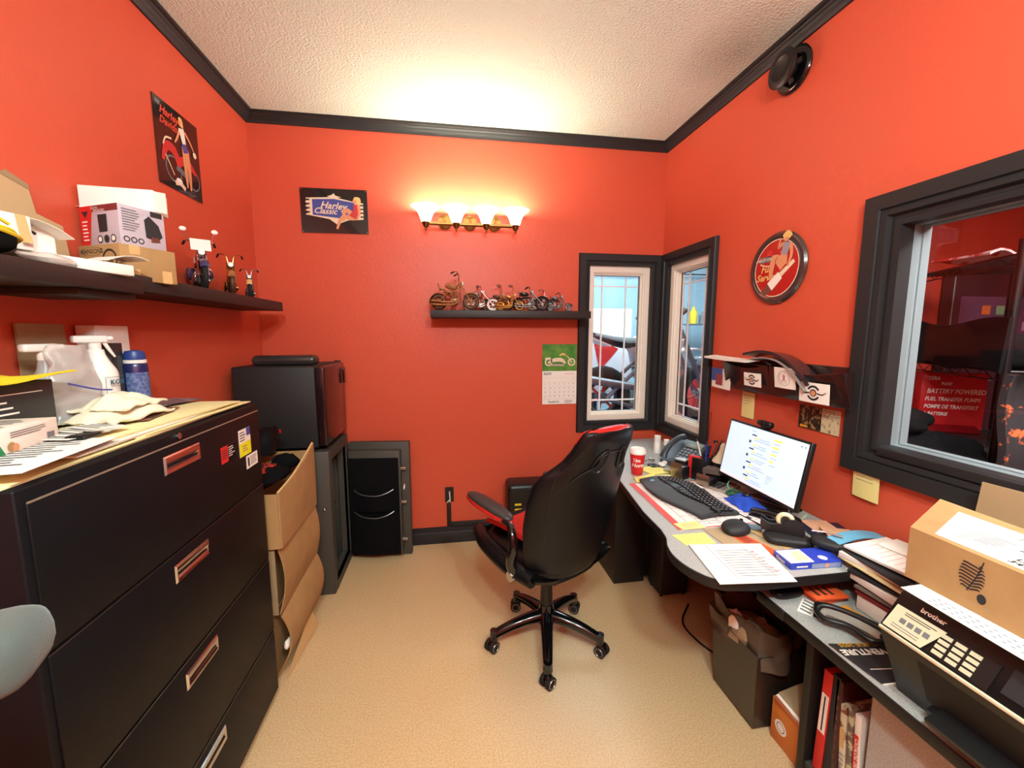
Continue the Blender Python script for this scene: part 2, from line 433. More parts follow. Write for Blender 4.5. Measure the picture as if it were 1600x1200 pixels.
molding('baseboard_left', BPF, (LX, RY, 0), (LX, BY, 0), (1, 0, 0))
molding('baseboard_right', BPF, (RX, BY, 0), (RX, RY, 0), (-1, 0, 0))
# windows: local frame u across, v up, n toward the room
def ring_prof(mb, F, x0, y0, x1, y1, prof, m, out=True):
    # prof: list of (inset outward from opening, height n); mitred picture-frame
    k = len(prof); vs = []
    for sx, sy, cx, cy in ((-1, -1, x0, y0), (1, -1, x1, y0), (1, 1, x1, y1), (-1, 1, x0, y1)):
        for o, h in prof: vs.append(F @ Vector((cx+sx*o, cy+sy*o, h)))
    fs = []
    for c in range(4):
        d = (c+1) % 4
        for i in range(k-1): fs.append((c*k+i, d*k+i, d*k+i+1, c*k+i+1))
    mb.add(vs, fs, m)
TP = [(-.002, -.03), (-.002, .010), (.010, .018), (.014, .018), (.018, .012), (.024, .012), (.030, .022), (.074, .026), (.078, .020), (.078, 0)]
def small_window(name, F, w_, h_, nb=(.13, .62), trimL=.072, flip=False):
    root = MB(); ring_prof(root, F, 0, 0, w_, h_, TP, BLK)
    r = struct(name, root)
    f = MB()
    ring_prof(f, F, .045, .05, w_-.045, h_-.05, [(-.012, -.092), (-.012, -.052), (-.002, -.050), (-.002, -.034), (.006, -.030), (.006, -.022), (.05, -.020), (.06, -.022)], WVIN)
    struct('window_frame', f, r)
    g = MB(); g.box((0.0, 0, 0), (.0, 0, 0), GLASS) if False else None
    g.poly([(.04, .045), (w_-.04, .045), (w_-.04, h_-.045), (.04, h_-.045)], GLASS, -.082, -.078, F); struct('pane', g, r)
    u = MB(); a, b, c, d = .05, .055, w_-.05, h_-.055
    dark = MB(); ring_prof(dark, F, a+.006, b+.006, c-.006, d-.006, [(-.004, -.076), (-.004, -.070), (.006, -.070)], PLBM); struct('gasket', dark, r)
    ww = c-a; hh = d-b
    for fx in (.22, .72): u.poly([(a+ww*fx-.005, b), (a+ww*fx+.005, b), (a+ww*fx+.005, d), (a+ww*fx-.005, d)], MUN, -.092, -.084, F)
    for fy in (.085, .92): u.poly([(a, b+hh*fy-.005), (c, b+hh*fy-.005), (c, b+hh*fy+.005), (a, b+hh*fy+.005)], MUN, -.0925, -.0835, F)
    struct('muntins', u, r)
    return r
small_window('window_1', fback(1.005, .86), .47, 1.125)
small_window('window_2', fright(2.785, .86), .47, 1.125)
TP3 = [(-.004, -.05), (-.004, .004), (.010, .012), (.014, .012), (.018, .006), (.028, .006), (.034, .024), (.050, .028), (.056, .022), (.060, .030), (.108, .034), (.112, .026), (.112, 0)]
F3 = fright(1.252, 1.09)
m = MB(); ring_prof(m, F3, 0, 0, 1.09, .79, TP3, BLK)
r3 = struct('window_3', m)
JB = mat('grey_blue_jamb', (112, 124, 128), .5)
m = MB(); ring_prof(m, F3, .004, .004, 1.086, .786, [(-.004, -.118), (-.004, -.085), (0, -.085), (0, -.050), (.012, -.045)], JB)
struct('window_frame', m, r3)
m = MB(); m.poly([(.005, .005), (1.085, .005), (1.085, .785), (.005, .785)], GLASS, -.075, -.071, F3); struct('pane', m, r3)
m = MB(); m.box((1.538, .16, 1.062), (1.60, 1.238, 1.093), BLK, .003); struct('window_sill', m, r3)
# ---------------------------------------------------------------- beyond the windows
SW = mat('pale_blue_shop_wall', (158, 190, 204), .8, var=(1.2, (146, 180, 196), .3, .7))
SF = mat('grey_shop_concrete', (140, 142, 142), .8, bump=(30, .1))
m = MB(); m.box((-1.5, BY+WT, -.06), (7, 7, 0), SF); m.box((RX+WT, RY, -.06), (7, BY+WT, 0), SF); struct('floor_shop', m)
m = MB(); m.box((-1.5, BY+WT, 3.4), (7, 7, 3.46), SW); m.box((RX+WT, 2.1, 3.4), (7, BY+WT, 3.46), SW); struct('ceiling_shop', m)
m = MB(); m.box((-1.5, 7, 0), (7, 7.1, 3.4), SW); struct('wall_shop_back', m)
m = MB(); m.box((7, 2, 0), (7.1, 7.1, 3.4), SW); struct('wall_shop_right', m)
m = MB(); m.box((-1.6, BY+WT, 0), (-1.5, 7.1, 3.4), SW); struct('wall_shop_left', m)
SR = mat('store_red_wall', (176, 56, 40), .5)
m = MB(); m.box((RX+WT, 2.0, 0), (6.9, 2.1, 3.4), SR); struct('wall_partition', m)
m = MB(); m.box((RX+WT, RY-.1, 0), (4.6, RY, 2.9), SR); struct('wall_store_front', m)
m = MB(); m.box((4.5, RY, 0), (4.6, 2.0, 2.9), SR); struct('wall_store_right', m)
m = MB(); m.box((RX+WT, RY, 2.85), (4.6, 2.0, 2.9), mat('dark_store_ceiling', (60, 40, 38), .9)); struct('ceiling_store', m)
# ================================================================ MOTORCYCLE BUILDER
WOOD = mat('tan_wood', (168, 108, 56), .5, var=(40, (120, 70, 34), .35, .7))
WOODD = mat('dark_wood', (92, 54, 30), .5, var=(40, (60, 34, 20), .35, .7))
GOLD = mat('gold_metal', (186, 140, 72), .3, metal=.8)
PEWT = mat('pewter', (120, 118, 120), .35, metal=.8)
BLUM = mat('dark_blue_enamel', (52, 50, 92), .25, coat=.5)
def bike(name, label, cat, x, y, z, ang, L, pal, group=None, rake=.10, wr=(.165, .17), ape=.1, style='cruiser', lean=0, windshield=False, spoke_m=None):
    body, metal, tire, seatm, engm = pal
    M = Matrix.Translation((x, y, z)) @ Matrix.Rotation(ang, 4, 'Z') @ Matrix.Rotation(lean, 4, 'X') @ Matrix.Scale(L, 4)
    t = thing(name, label, cat, group)
    rf, rr = wr; fx, rx = .33, -.30; tw = .034
    def wheel(nm, cx, r, tr):
        a = MB(M); a.torus((cx, 0, r), (0, 1, 0), r-tr*1.75, tr*.35, metal, 24, 6)
        a.cyl((cx, -.03, r), (cx, .03, r), .03, metal, seg=10)
        for k in range(6):
            th = PI*k/3+.3; a.tube([(cx, 0, r), (cx+(r-tr*1.6)*math.cos(th), 0, r+(r-tr*1.6)*math.sin(th))], .008, spoke_m or metal, 5)
        o = a.build(nm, t)
        b = MB(M); b.torus((cx, 0, r), (0, 1, 0), r-tr, tr, tire, 26, 8); b.build('tire', o)
    wheel('front_wheel', fx, rf, tw); wheel('rear_wheel', rx, rr, tw*1.35)
    hx, hz = fx-.11-rake, .50  # steering head
    a = MB(M)
    for s in (-1, 1):
        a.tube([(fx, s*.045, rf), (hx, s*.045, hz+.03)], [.013, .017], metal, 7)
        a.tube([(hx+.02, s*.01, hz-.03), (.06, s*.045, .12), (-.1, s*.05, .11), (rx, s*.05, rr)], .012, metal, 6, sm=3)
        a.tube([(hx, s*.01, hz), (0, s*.02, .42), (-.12, s*.045, .32), (rx, s*.05, rr)], .011, metal, 6, sm=3)
    a.build('frame', t)
    a = MB(M)
    for s in (-1, 1):
        a.tube([(hx, s*.03, hz+.02), (hx-.01, s*.06, hz+.05+ape), (hx-.05, s*.15, hz+.07+ape), (hx-.11, s*.17, hz+.04+ape)], .009, metal, 6, sm=4)
        a.tube([(hx-.06, s*.155, hz+.068+ape), (hx-.13, s*.175, hz+.032+ape)], .015, RUB, 7)
    a.build('handlebar', t)
    if style != 'dirt':
        a = MB(M); a.ell((hx+.05, 0, hz+.0), (.03, .042, .042), metal, 12, 8); a.cyl((hx+.06, 0, hz), (hx+.085, 0, hz), .036, WPL, seg=14); a.build('headlight', t)
    a = MB(M)
    if style == 'dirt':
        a.ell((hx-.16, 0, .44), (.14, .07, .07), body, 14, 9)
        for s in (-1, 1): a.poly([(hx+.0, .48), (hx-.05, .30), (hx-.2, .26), (hx-.24, .42)], body, s*.08-.006, s*.08+.006, frame((0, 0, 0), (1, 0, 0), (0, 0, 1)))
    else: a.ell((hx-.15, 0, .445), (.13, .06, .06), body, 16, 10, rot=Matrix.Rotation(.18, 3, 'Y'))
    a.build('fuel_tank', t)
    a = MB(M)
    if style == 'dirt': a.tube([(-.0, 0, .47), (-.18, 0, .46), (-.36, 0, .50)], [.05, .055, .03], seatm, 10, sm=3, flat=.55)
    else:
        a.ell((-.09, 0, .345), (.12, .065, .032), seatm, 14, 8); a.ell((-.23, 0, .40), (.075, .05, .022), seatm, 12, 7, rot=Matrix.Rotation(.25, 3, 'Y'))
        a.tube([(-.27, -.04, .36), (-.31, -.035, .50), (-.31, .035, .50), (-.27, .04, .36)], .007, metal, 6, sm=3)
    a.build('seat', t)
    def fender(a, cx, r, a0, a1, wd, mm):
        a.grid(lambda u, v: (cx+(r+.022)*math.cos(a0+(a1-a0)*u), wd*(2*v-1), r+(r+.022)*math.sin(a0+(a1-a0)*u)-abs(2*v-1)**2*.02), 14, 6, mm, .006)
    if style == 'dirt':
        a = MB(M); a.grid(lambda u, v: (hx-.02+.28*u, .05*(2*v-1), hz-.10+.02*math.sin(PI*u)), 8, 3, body, .008); a.build('front_fender', t)
        a = MB(M); a.grid(lambda u, v: (-.28-.26*u, .055*(2*v-1), .45+.10*u), 8, 3, body, .008); a.build('rear_fender', t)
    else:
        a = MB(M); fender(a, fx, rf, .5, 2.5, .05, body); a.build('front_fender', t)
        a = MB(M); fender(a, rx, rr, .9, 3.3, .06, body); a.build('rear_fender', t)
    a = MB(M); a.box((-.09, -.06, .10), (.09, .06, .22), engm, .012)
    for s, tx in ((1, .07), (-1, -.055)):
        for k in range(5):
            q = .02+k*.028; c = Vector((.0+tx*(.3+k*.22), 0, .2+q)); a.cyl(c, c+Vector((tx*.08, 0, .014)), .05, metal, seg=12)
    a.cyl((-.02, -.085, .16), (-.02, .085, .16), .045, metal, seg=14); a.build('engine', t)
    a = MB(M)
    for s, dz in ((-1, 0), (-1, .05)) if style != 'dirt' else ((-1, .12),):
        a.tube([(.06, s*.05, .28), (.11, s*.08, .18+dz), (-.02, s*.095, .10+dz), (-.42, s*.10, .11+dz*1.4)], [.012, .014, .018, .022], metal, 8, sm=4)
    a.build('exhaust', t)
    if windshield:
        a = MB(M); a.grid(lambda u, v: (hx+.07-.05*v, .11*(2*u-1), hz+.02+.15*v), 6, 4, WPL, .006); a.build('front_plate', t)
        for s in (-1, 1):
            a = MB(M); a.tube([(hx-.03, s*.12, hz+.06+ape), (hx-.01, s*.17, hz+.2+ape)], .007, metal, 5); a.ell((hx-.01, s*.17, hz+.21+ape), (.012, .04, .03), WPL, 10, 7)
            a.build('mirror', t)
        a = MB(M)
        for s in (-1, 1):
            a.ell((-.25, s*.11, .26), (.13, .045, .08), body, 12, 8, ex=.6); a.tube([(.04, s*.06, .13), (.03, s*.13, .2), (.05, s*.1, .3), (.09, s*.05, .28)], .009, metal, 6, sm=4)
        a.build('saddlebags', t)
    return t
# bikes on the left wall shelf (front wheels toward the room)
ST = 1.684
bike('model_motorcycle', 'silver model motorcycle with mirrors and white front plate, nearest on left wall shelf', 'motorcycle figurine', -1.06, 2.04, ST, -1.0, .32, (BLUM, CHR, RUB, LEA, PEWT), 'model motorcycles on the left wall shelf', rake=.05, wr=(.19, .18), ape=.08, windshield=True)
bike('model_motorcycle', 'tan model motorcycle with high curved handlebars, middle of three on left wall shelf', 'motorcycle figurine', -1.06, 2.30, ST, -1.12, .30, (WOOD, BRASS, WOODD, WOODD, PEWT), 'model motorcycles on the left wall shelf', rake=.06, wr=(.19, .18), ape=.10)
bike('model_motorcycle', 'small model motorcycle with dark front tire, closest to the corner on left wall shelf', 'motorcycle figurine', -1.06, 2.50, ST, -1.2, .24, (CARDL, PEWT, RUB, LEA, PEWT), 'model motorcycles on the left wall shelf', rake=.03, wr=(.21, .19), ape=.10)
SB = 1.652; G = 'model motorcycles on the back wall shelf'
bike('model_motorcycle', 'largest wooden model chopper with tall looping handlebars, left end of back wall shelf', 'motorcycle figurine', .050, 2.705, SB, -.2, .33, (WOOD, WOOD, WOODD, WOOD, CHR), G, rake=.12, ape=.14, wr=(.16, .16))
bike('model_motorcycle', 'silver model chopper with white front wheel, beside the large wooden chopper', 'motorcycle figurine', .225, 2.785, SB, -.12, .25, (PEWT, CHR, WPL, LEA, CHR), G, rake=.2, ape=.08, spoke_m=WPL)
bike('model_motorcycle', 'brown wooden model motorcycle behind and right of the white wheeled chopper', 'motorcycle figurine', .335, 2.82, SB, -.25, .22, (WOODD, WOOD, WOODD, WOOD, PEWT), G, rake=.06, ape=.22, wr=(.19, .18))
bike('model_motorcycle', 'small gold coloured model motorcycle in the middle of the back wall shelf', 'motorcycle figurine', .410, 2.72, SB, -.3, .20, (GOLD, GOLD, GOLD, WOODD, GOLD), G, rake=.1, ape=.24, wr=(.16, .16))
bike('model_motorcycle', 'black model chopper with long fork and dark spoked front wheel', 'motorcycle figurine', .545, 2.71, SB, -.1, .245, (PLG, PEWT, RUB, LEA, PEWT), G, rake=.22, ape=.05, wr=(.19, .17))
bike('model_motorcycle', 'black and silver model motorcycle with pale ringed front wheel', 'motorcycle figurine', .645, 2.81, SB, -.6, .20, (PLG, CHR, STEEL, LEA, PEWT), G, rake=.12, ape=.16, wr=(.2, .19))
bike('model_motorcycle', 'smallest silver model motorcycle, right end of back wall shelf', 'motorcycle figurine', .755, 2.75, SB, -.1, .20, (PEWT, PEWT, PEWT, LEA, PEWT), G, rake=.2, ape=.04, wr=(.13, .15))
# ================================================================ BACK WALL ITEMS
m = MB(); m.box((-.10, 2.645, 1.603), (.945, BY, 1.650), SHELFM, .002); solo('wall_shelf', m, 'black floating shelf on the back wall carrying seven model motorcycles', 'shelf')
# left wall shelves
m = MB(); m.box((LX, .2, 1.622), (-.925, 1.462, 1.668), SHELFM, .002); solo('wall_shelf', m, 'nearer dark floating shelf on left wall stacked with boxes', 'shelf', 'floating shelves on the left wall')
m = MB(); m.box((LX, 1.464, 1.634), (-.95, 2.635, ST), SHELFM, .002); m.box((LX, 1.262, 1.603), (-.95, 1.462, 1.6218), SHELFM, .001); solo('wall_shelf', m, 'farther dark floating shelf on left wall with three model motorcycles', 'shelf', 'floating shelves on the left wall')

def figure2d(mb, F, joints, z=.002):
    pass
# sign on the back wall
t = thing('tin_sign', 'black rectangular tin sign with blue Harley Classic marquee and seated woman', 'sign')
m = MB(); F = frame((-.89, 2.866, 2.137), (1, 0, .005), (0, 0, 1)); W_, H_ = .403, .270
m.poly([(0, 0), (W_, 0), (W_, H_), (0, H_)], PBLK, 0, .003, F); m.build('plate', t)
m = MB()
for cx, cy in ((.008, .008), (W_-.008, .008), (.008, H_-.008), (W_-.008, H_-.008)): m.disc(F, cx, cy, .003, STEEL, .0036, 8)
CR2 = mat('printed_cream', (226, 206, 178), .5); BLU2 = mat('printed_blue', (62, 72, 150), .4)
P = lambda a, b: ((a-108)/1265*W_, H_-(b-140)/880*H_*1.02)
m.poly([P(215, 330), P(740, 300), P(1120, 380), P(1290, 400), P(1290, 720), P(1000, 740), P(780, 830), P(640, 730), P(240, 660)], CR2, .0036, None, F)
for k in range(4):
    m.poly([P(205, 395+80*k), P(300, 395+80*k), P(300, 420+80*k), P(205, 420+80*k)], CR2, .0037, None, F)
    m.poly([P(205, 350+80*k), P(280, 350+80*k), P(280, 380+80*k), P(205, 380+80*k)], PBLK, .0039, None, F); m.poly([P(1230, 430+75*k), P(1300, 430+75*k), P(1300, 455+75*k), P(1230, 455+75*k)], PBLK, .0039, None, F)
m.poly([P(610, 290), P(700, 260), P(740, 225), P(770, 270), P(880, 300), P(740, 320)], CR2, .0038, None, F)
m.poly([P(330, 355), P(740, 335), P(1120, 395), P(1160, 700), P(900, 715), P(330, 655)], BLU2, .0041, None, F)
m.text('Harley', F, *P(470, 515), .058, CR2, .0046, shear=.35, bold=.02, rot=-.06); m.text('Classic', F, *P(345, 620), .050, CR2, .0046, shear=.35, bold=.02, rot=-.03)
RD = mat('printed_red', (196, 44, 44), .4)
m.strip(F, [P(1150, 700), P(950, 540), P(900, 760)], [.018, .013, .008], SKIN, .0050); m.strip(F, [P(1100, 690), P(880, 700), P(775, 920)], [.017, .012, .006], SKIN, .0052)
m.strip(F, [P(1150, 430), P(1150, 560), P(1090, 690)], [.014, .018, .028], RD, .0054); m.strip(F, [P(1200, 450), P(1210, 600), P(1160, 735)], [.009, .007, .005], SKIN, .0056)
m.disc(F, *P(1140, 365), .014, SKIN, .0056, ry=.018); m.strip(F, [P(1120, 310), P(1200, 330), P(1215, 430)], [.006, .014, .010], BLOND, .0058)
m.build('printed_picture', t)
# poster on left wall
t = thing('tin_sign', 'tall black tin sign on left wall with red lettering, woman and red motorcycle', 'sign')
F = fleft(2.011, 2.133, -1.172); W_, H_ = .306, .348
m = MB(); m.poly([(0, 0), (W_, 0), (W_, H_), (0, H_)], PBLK, 0, .003, F); m.build('plate', t)
m = MB(); DR = mat('printed_orange_red', (214, 70, 48), .4)
m.text('Harley', F, .035, .292, .046, DR, .0040, shear=.3, bold=.03, rot=.0); m.text('Davidson', F, .030, .252, .042, DR, .0040, shear=.3, bold=.03, rot=.0)
m.ring(F, .10, .085, .048, .056, INK, .0040, k=1.0); m.ring(F, .245, .085, .040, .047, INK, .0040)
m.strip(F, [(.03, .10), (.06, .165), (.11, .165), (.15, .11)], [.008, .018, .022, .01], RD, .0044); m.strip(F, [(.12, .12), (.2, .15), (.265, .115)], [.014, .022, .008], RD, .0043)
m.strip(F, [(.04, .165), (.06, .2), (.1, .21)], .004, CR2, .0046); m.strip(F, [(.05, .13), (.10, .06)], .003, CR2, .0047); m.strip(F, [(.12, .10), (.17, .09), (.22, .07)], .012, INK, .0042)
m.strip(F, [(.185, .21), (.187, .12), (.19, .035)], [.017, .013, .006], SKIN, .0050); m.strip(F, [(.205, .205), (.215, .11), (.215, .03)], [.016, .012, .006], SKIN, .0051)
m.strip(F, [(.185, .225), (.2, .19)], [.018, .020], BLU2, .0054); m.strip(F, [(.175, .285), (.19, .225)], [.020, .014], WHT2, .0055)
m.strip(F, [(.165, .28), (.14, .23), (.12, .205)], [.007, .006, .004], SKIN, .0052); m.strip(F, [(.2, .28), (.235, .25), (.26, .22)], [.007, .006, .004], SKIN, .0052)
m.disc(F, .172, .305, .014, SKIN, .0056); m.strip(F, [(.16, .318), (.178, .322), (.186, .29)], [.006, .010, .006], BLOND, .0058); m.disc(F, .265, .205, .014, CR2, .0056)
m.disc(F, .13, .045, .022, WHT2, .0054, ry=.012); m.strip(F, [(.1, .03), (.14, .035), (.17, .02)], .010, CR2, .0053)
m.poly([(.01, .335), (.045, .335), (.04, .315), (.012, .318)], INK, .0038, None, F)
m.build('printed_picture', t)
# round sign on right wall
t = thing('round_sign', 'round red button sign reading Full Service with a woman on a spark plug', 'sign')
F = fright(1.785, 1.810, 1.559)
m = MB(); RIM = mat('sign_rim_enamel', (58, 50, 48), .16, coat=.6)
MM = F @ Matrix.Translation((0, 0, 0)); m.lathe([(.166, 0), (.168, .006), (.160, .016), (.140, .017), (.134, .012), (.001, .012)], RIM, M=MM, seg=48); m.build('rim', t)
m = MB(); m.disc(F, 0, 0, .130, mat('sign_red_print', (176, 26, 22), .3, coat=.5), .0128, 40); m.ring(F, 0, 0, .129, .1335, CR2, .0131, 48)
m.text('HARLEY-DAVIDSON', F, -.045, .042, .019, CR2, .0136, 'CENTER', bold=.01); m.rect(F, -.105, .035, .015, .062, INK, .0132); m.strip(F, [(-.1, .03), (-.045, .015), (.0, .03)], .003, CR2, .0133); m.disc(F, -.045, .075, .018, RD, .0132)
m.text('Full', F, -.055, -.012, .048, BLOND, .0136, 'CENTER', shear=.3, bold=.02); m.text('Service', F, -.050, -.052, .046, BLOND, .0136, 'CENTER', shear=.3, bold=.02)
m.strip(F, [(-.085, -.125), (-.03, -.085)], [.016, .022], STEEL, .0138); m.strip(F, [(-.03, -.085), (.03, -.035)], [.024, .020], WHT2, .0139); m.strip(F, [(.03, -.035), (.105, .02)], [.012, .009], CR2, .0140)
m.strip(F, [(.045, .0), (-.012, .048), (-.03, -.05)], [.021, .018, .010], SKIN, .0142); m.strip(F, [(.045, .075), (.048, .01)], [.021, .017], SKIN, .0143)
m.strip(F, [(.060, .108), (.045, .055)], [.024, .018], mat('printed_grey_shirt', (150, 144, 152), .5), .0146); m.strip(F, [(.08, .100), (.088, .05), (.07, .0)], [.010, .008, .005], SKIN, .0148)
m.strip(F, [(.035, .11), (.01, .09), (.02, .13)], [.007, .006, .004], SKIN, .0148); m.disc(F, .056, .128, .016, SKIN, .0180); m.strip(F, [(.038, .134), (.062, .146), (.082, .128)], [.008, .014, .011], BLOND, .0182)
m.build('printed_picture', t)
# vent
t = thing('wall_vent', 'round black exhaust vent on the right wall just under the crown moulding', 'vent')
F = fright(1.775, 2.670, 1.561)
m = MB(); m.lathe([(.001, .001), (.092, .001), (.095, .010), (.090, .018), (.078, .022), (.060, .022), (.056, .016)], PLG, M=F, seg=40); m.build('flange', t)
m = MB(); m.lathe([(.03, .016), (.032, .05), (.062, .056), (.076, .062), (.078, .070), (.070, .076), (.050, .078), (.046, .074), (.001, .075)], PLB, M=F, seg=40); m.build('damper_cap', t)
# vanity light
t = thing('vanity_light', 'four shade brass wall light glowing on the back wall', 'light fixture')
m = MB(); YW = 2.869
for cx in (.0, .165, .33): m.lathe([(.001, .0), (.045, .0), (.047, .008), (.030, .018), (.001, .02)], BRASS, M=frame((cx, YW, 2.235), (1, 0, 0), (0, 0, 1)), seg=24)
m.build('backplate', t)
m = MB(); zb = 2.196; xs = [-.118, .072, .264, .455]
m.cyl((-.118, 2.755, zb), (.455, 2.755, zb), .011, BRASS, seg=14)
for cx in (.0, .165, .33): m.tube([(cx, YW-.01, 2.232), (cx, 2.81, 2.228), (cx, 2.755, zb)], .008, BRASS, 8, sm=4)
m.build('bar', t)
SHD = bpy.data.materials.new('lit_frosted_glass'); SHD.use_nodes = True
_b = SHD.node_tree.nodes['Principled BSDF']; _b.inputs['Base Color'].default_value = (.95, .9, .8, 1)
_b.inputs['Emission Color'].default_value = (1, .92, .72, 1); _b.inputs['Emission Strength'].default_value = 3.2
SHD2 = glass_mat('clear_shade_glass')
for i, cx in enumerate(xs):
    m = MB(); m.lathe([(.001, -.045), (.005, -.043), (.008, -.036), (.006, -.030), (.010, -.026), (.018, -.018), (.021, -.004), (.026, .0), (.027, .010), (.001, .010)], BRASS, c=(cx, 2.755, zb), seg=20); o = m.build('socket_cup', t)
    m = MB(); m.lathe([(.026, .004), (.034, .022), (.040, .042), (.050, .064), (.068, .084), (.086, .096), (.091, .100), (.084, .098), (.064, .086), (.046, .066), (.036, .044), (.030, .022), (.022, .008)], SHD, c=(cx, 2.755, zb), seg=32); m.build('glass_shade', t)
    point('bulb_light', (cx, 2.755, zb+.085), VAN_W, (.98, 1, .84), .035)
# ceiling light fixture behind the photographer
t = thing('pendant_light', 'twin glass globe ceiling light hanging above the middle of the office', 'light fixture')
m = MB(); m.box((-.15, -.34, 2.79), (.55, -.26, 2.82), BRASS, .006); m.build('canopy', t)
for _x in (-.05, .45):
    m = MB(); m.cyl((_x, -.30, 2.62), (_x, -.30, 2.79), .008, BRASS, seg=12); m.lathe([(.001, 2.60), (.04, 2.60), (.03, 2.625), (.001, 2.63)], BRASS, c=(_x, -.30, 0), seg=20); m.build('stem', t)
    m = MB(); m.lathe([(.035, 2.600), (.075, 2.575), (.105, 2.52), (.105, 2.47), (.08, 2.42)], SHD2, c=(_x, -.30, 0), seg=28); m.build('glass_shade', t)
# calendar
t = thing('wall_calendar', 'wall calendar with green motorcycle photo above white November month grid', 'calendar')
F = fback(.669, .990, 2.866)
m = MB(); m.poly([(0, .246), (.254, .246), (.254, .438), (0, .438)], mat('green_photo', (40, 120, 44), .35, var=(9, (110, 160, 60), .4, .7)), 0, .002, F)
for cx in (.045, .215): m.ring(F, cx, .31, .018, .028, CR2, .0026); m.disc(F, cx, .31, .006, CR2, .0027)
m.strip(F, [(.04, .305), (.09, .325), (.14, .325), (.17, .30)], [.006, .014, .014, .005], CR2, .0026); m.strip(F, [(.06, .29), (.16, .288)], .006, mat('printed_pink_grey', (190, 160, 160), .5), .0027)
m.strip(F, [(.215, .31), (.19, .345), (.17, .362)], .003, CR2, .0028); m.strip(F, [(.125, .355), (.15, .368), (.18, .355)], [.003, .008, .003], BLOND, .0028); m.strip(F, [(.02, .335), (.06, .34)], .006, CR2, .0028)
m.build('photo_page', t)
m = MB(); m.grid(lambda u, v: F @ Vector((.254*u, .006+.240*v, .003+.004*(1-v)**2)), 2, 6, WHITE, .001)
m.text('NOV', F, .010, .218, .026, INKD, .0062, bold=.02); m.text('NOVEMBER 2025', F, .165, .222, .009, DR, .0062)
for r in range(5):
    for c in range(7):
        if 0 < r*7+c-5 <= 30: m.text(str(r*7+c-5), F, .016+c*.035, .180-r*.030, .012, INK, .0068, bold=.02)
for r in range(6): m.rect(F, .006, .196-r*.030, .248, .1965-r*.030, INK, .0064)
m.rect(F, .004, .044, .25, .045, INK, .0076); m.text('VanderCo', F, .04, .018, .020, INKD, .0092, shear=.3, bold=.02); m.lines(F, .165, .012, .23, .036, 3, INK, .0092)
m.build('month_page', t)
# outlet and raceway
t = thing('electrical_outlet', 'black wall outlet above the baseboard with cable raceway below', 'outlet')
m = MB(); F = fback(-.035, .306); m.poly([(0, 0), (.062, 0), (.062, .108), (0, .108)], PLB, 0, .006, F); m.build('cover_plate', t)
m = MB(); m.tube([(-.003, 2.858, .385), (-.002, 2.845, .36), (-.001, 2.848, .33), (-.015, 2.85, .315), (-.018, 2.856, .303)], .004, WPL, 7, sm=4); m.tube([(-.001, 2.848, .345), (.0, 2.85, .308)], .003, WPL, 6); m.build('white_plug_cord', t)
m = MB(); m.box((-.024, 2.854, .12), (.006, 2.8688, .306), PLB, .003); m.build('cable_raceway', t)
m = MB(); m.box((.006, 2.852, .121), (1.0, 2.8688, .155), BLK, .003); m.build('cable_raceway', t)
# heater box under desk by back wall
t = thing('space_heater', 'black box unit with yellow warning labels on the floor by back wall behind chair', 'heater')
m = MB(); m.box((.385, 2.62, .012), (.68, 2.80, .492), PLB, .03, seg=4); m.build('housing', t)
m = MB(); F = frame((.41, 2.6195, .28), (1, 0, 0), (0, 0, 1))
for k in range(3): m.rect(F, .02, .07-k*.035, .065, .085-k*.035, mat('warning_yellow', (220, 190, 40), .5), .0008)
m.build('warning_label', t)
m = MB()
for xx in (.41, .64): m.box((xx, 2.63, 0), (xx+.02, 2.79, .014), RUB)
m.build('feet', t)
# ================================================================ LEFT SHELF ITEMS
t = thing('cardboard_box', 'tan cardboard box with round seal print, under the grey speaker carton', 'box')
R_ = fr_yaw(-.985, 1.47, 1.669, -.436)
m = MB(R_); m.box((-.185, 0, 0), (0, .162, .108), CARD, .002)
m.build('carton', t)
F = R_ @ frame((-.185, -.0004, 0), (1, 0, 0), (0, 0, 1)); m = MB()
m.text('HANSONS', F, .010, .082, .020, INKD, .0006, sx=1.1); m.ring(F, .062, .089, .046, .048, INKD, .0006, k=.28); m.ring(F, .140, .06, .027, .033, INKD, .0006); m.text('100', F, .140, .052, .02, INKD, .0006, 'CENTER', bold=.03)
m.poly([(.06, .018), (.15, .018), (.15, .021), (.06, .021)], INKD, .0006, None, F); m.build('printing', t)
m = MB(); F = R_ @ frame((.0004, 0, 0), (0, 1, 0), (0, 0, 1)); m.rect(F, .088, 0, .091, .108, CARDD, .0006); m.build('seam_line', t)
for (a_, b_, c_, d_) in ((.02, .0, .05, .035), (.025, .08, .055, .108), (.115, .0, .145, .04)):
    m = MB(); m.rect(F, a_, b_, c_, d_, CARDL, .0008); m.build('tape', t)
t = thing('product_box', 'grey and red speaker carton with open top flap, on the tan cardboard box', 'box')
R_ = fr_yaw(-.998, 1.500, 1.7785, -.436); LAV = mat('lavender_grey_print', (188, 176, 186), .4)
m = MB(R_); m.box((-.175, 0, 0), (0, .132, .124), LAV, .0015); m.build('carton', t)
F = R_ @ frame((-.175, -.0004, 0), (1, 0, 0), (0, 0, 1)); m = MB()
m.poly([(0, 0), (.036, 0), (.062, .124), (0, .124)], REDP, .0005, None, F); m.rect(F, .0, .104, .175, .124, mat('print_maroon', (120, 50, 50), .5), .0004)
m.poly([(.012, .108), (.042, .108), (.027, .088)], INKD, .001, None, F); m.lines(F, .010, .015, .036, .082, 6, WHT2, .001)
m.text('DIGITAL', F, .055, .113, .009, WHT2, .001); m.text('SPEAKERS', F, .065, .103, .012, WHT2, .001)
m.poly([(.085, .042), (.122, .042), (.124, .095), (.083, .095)], INKD, .001, None, F)
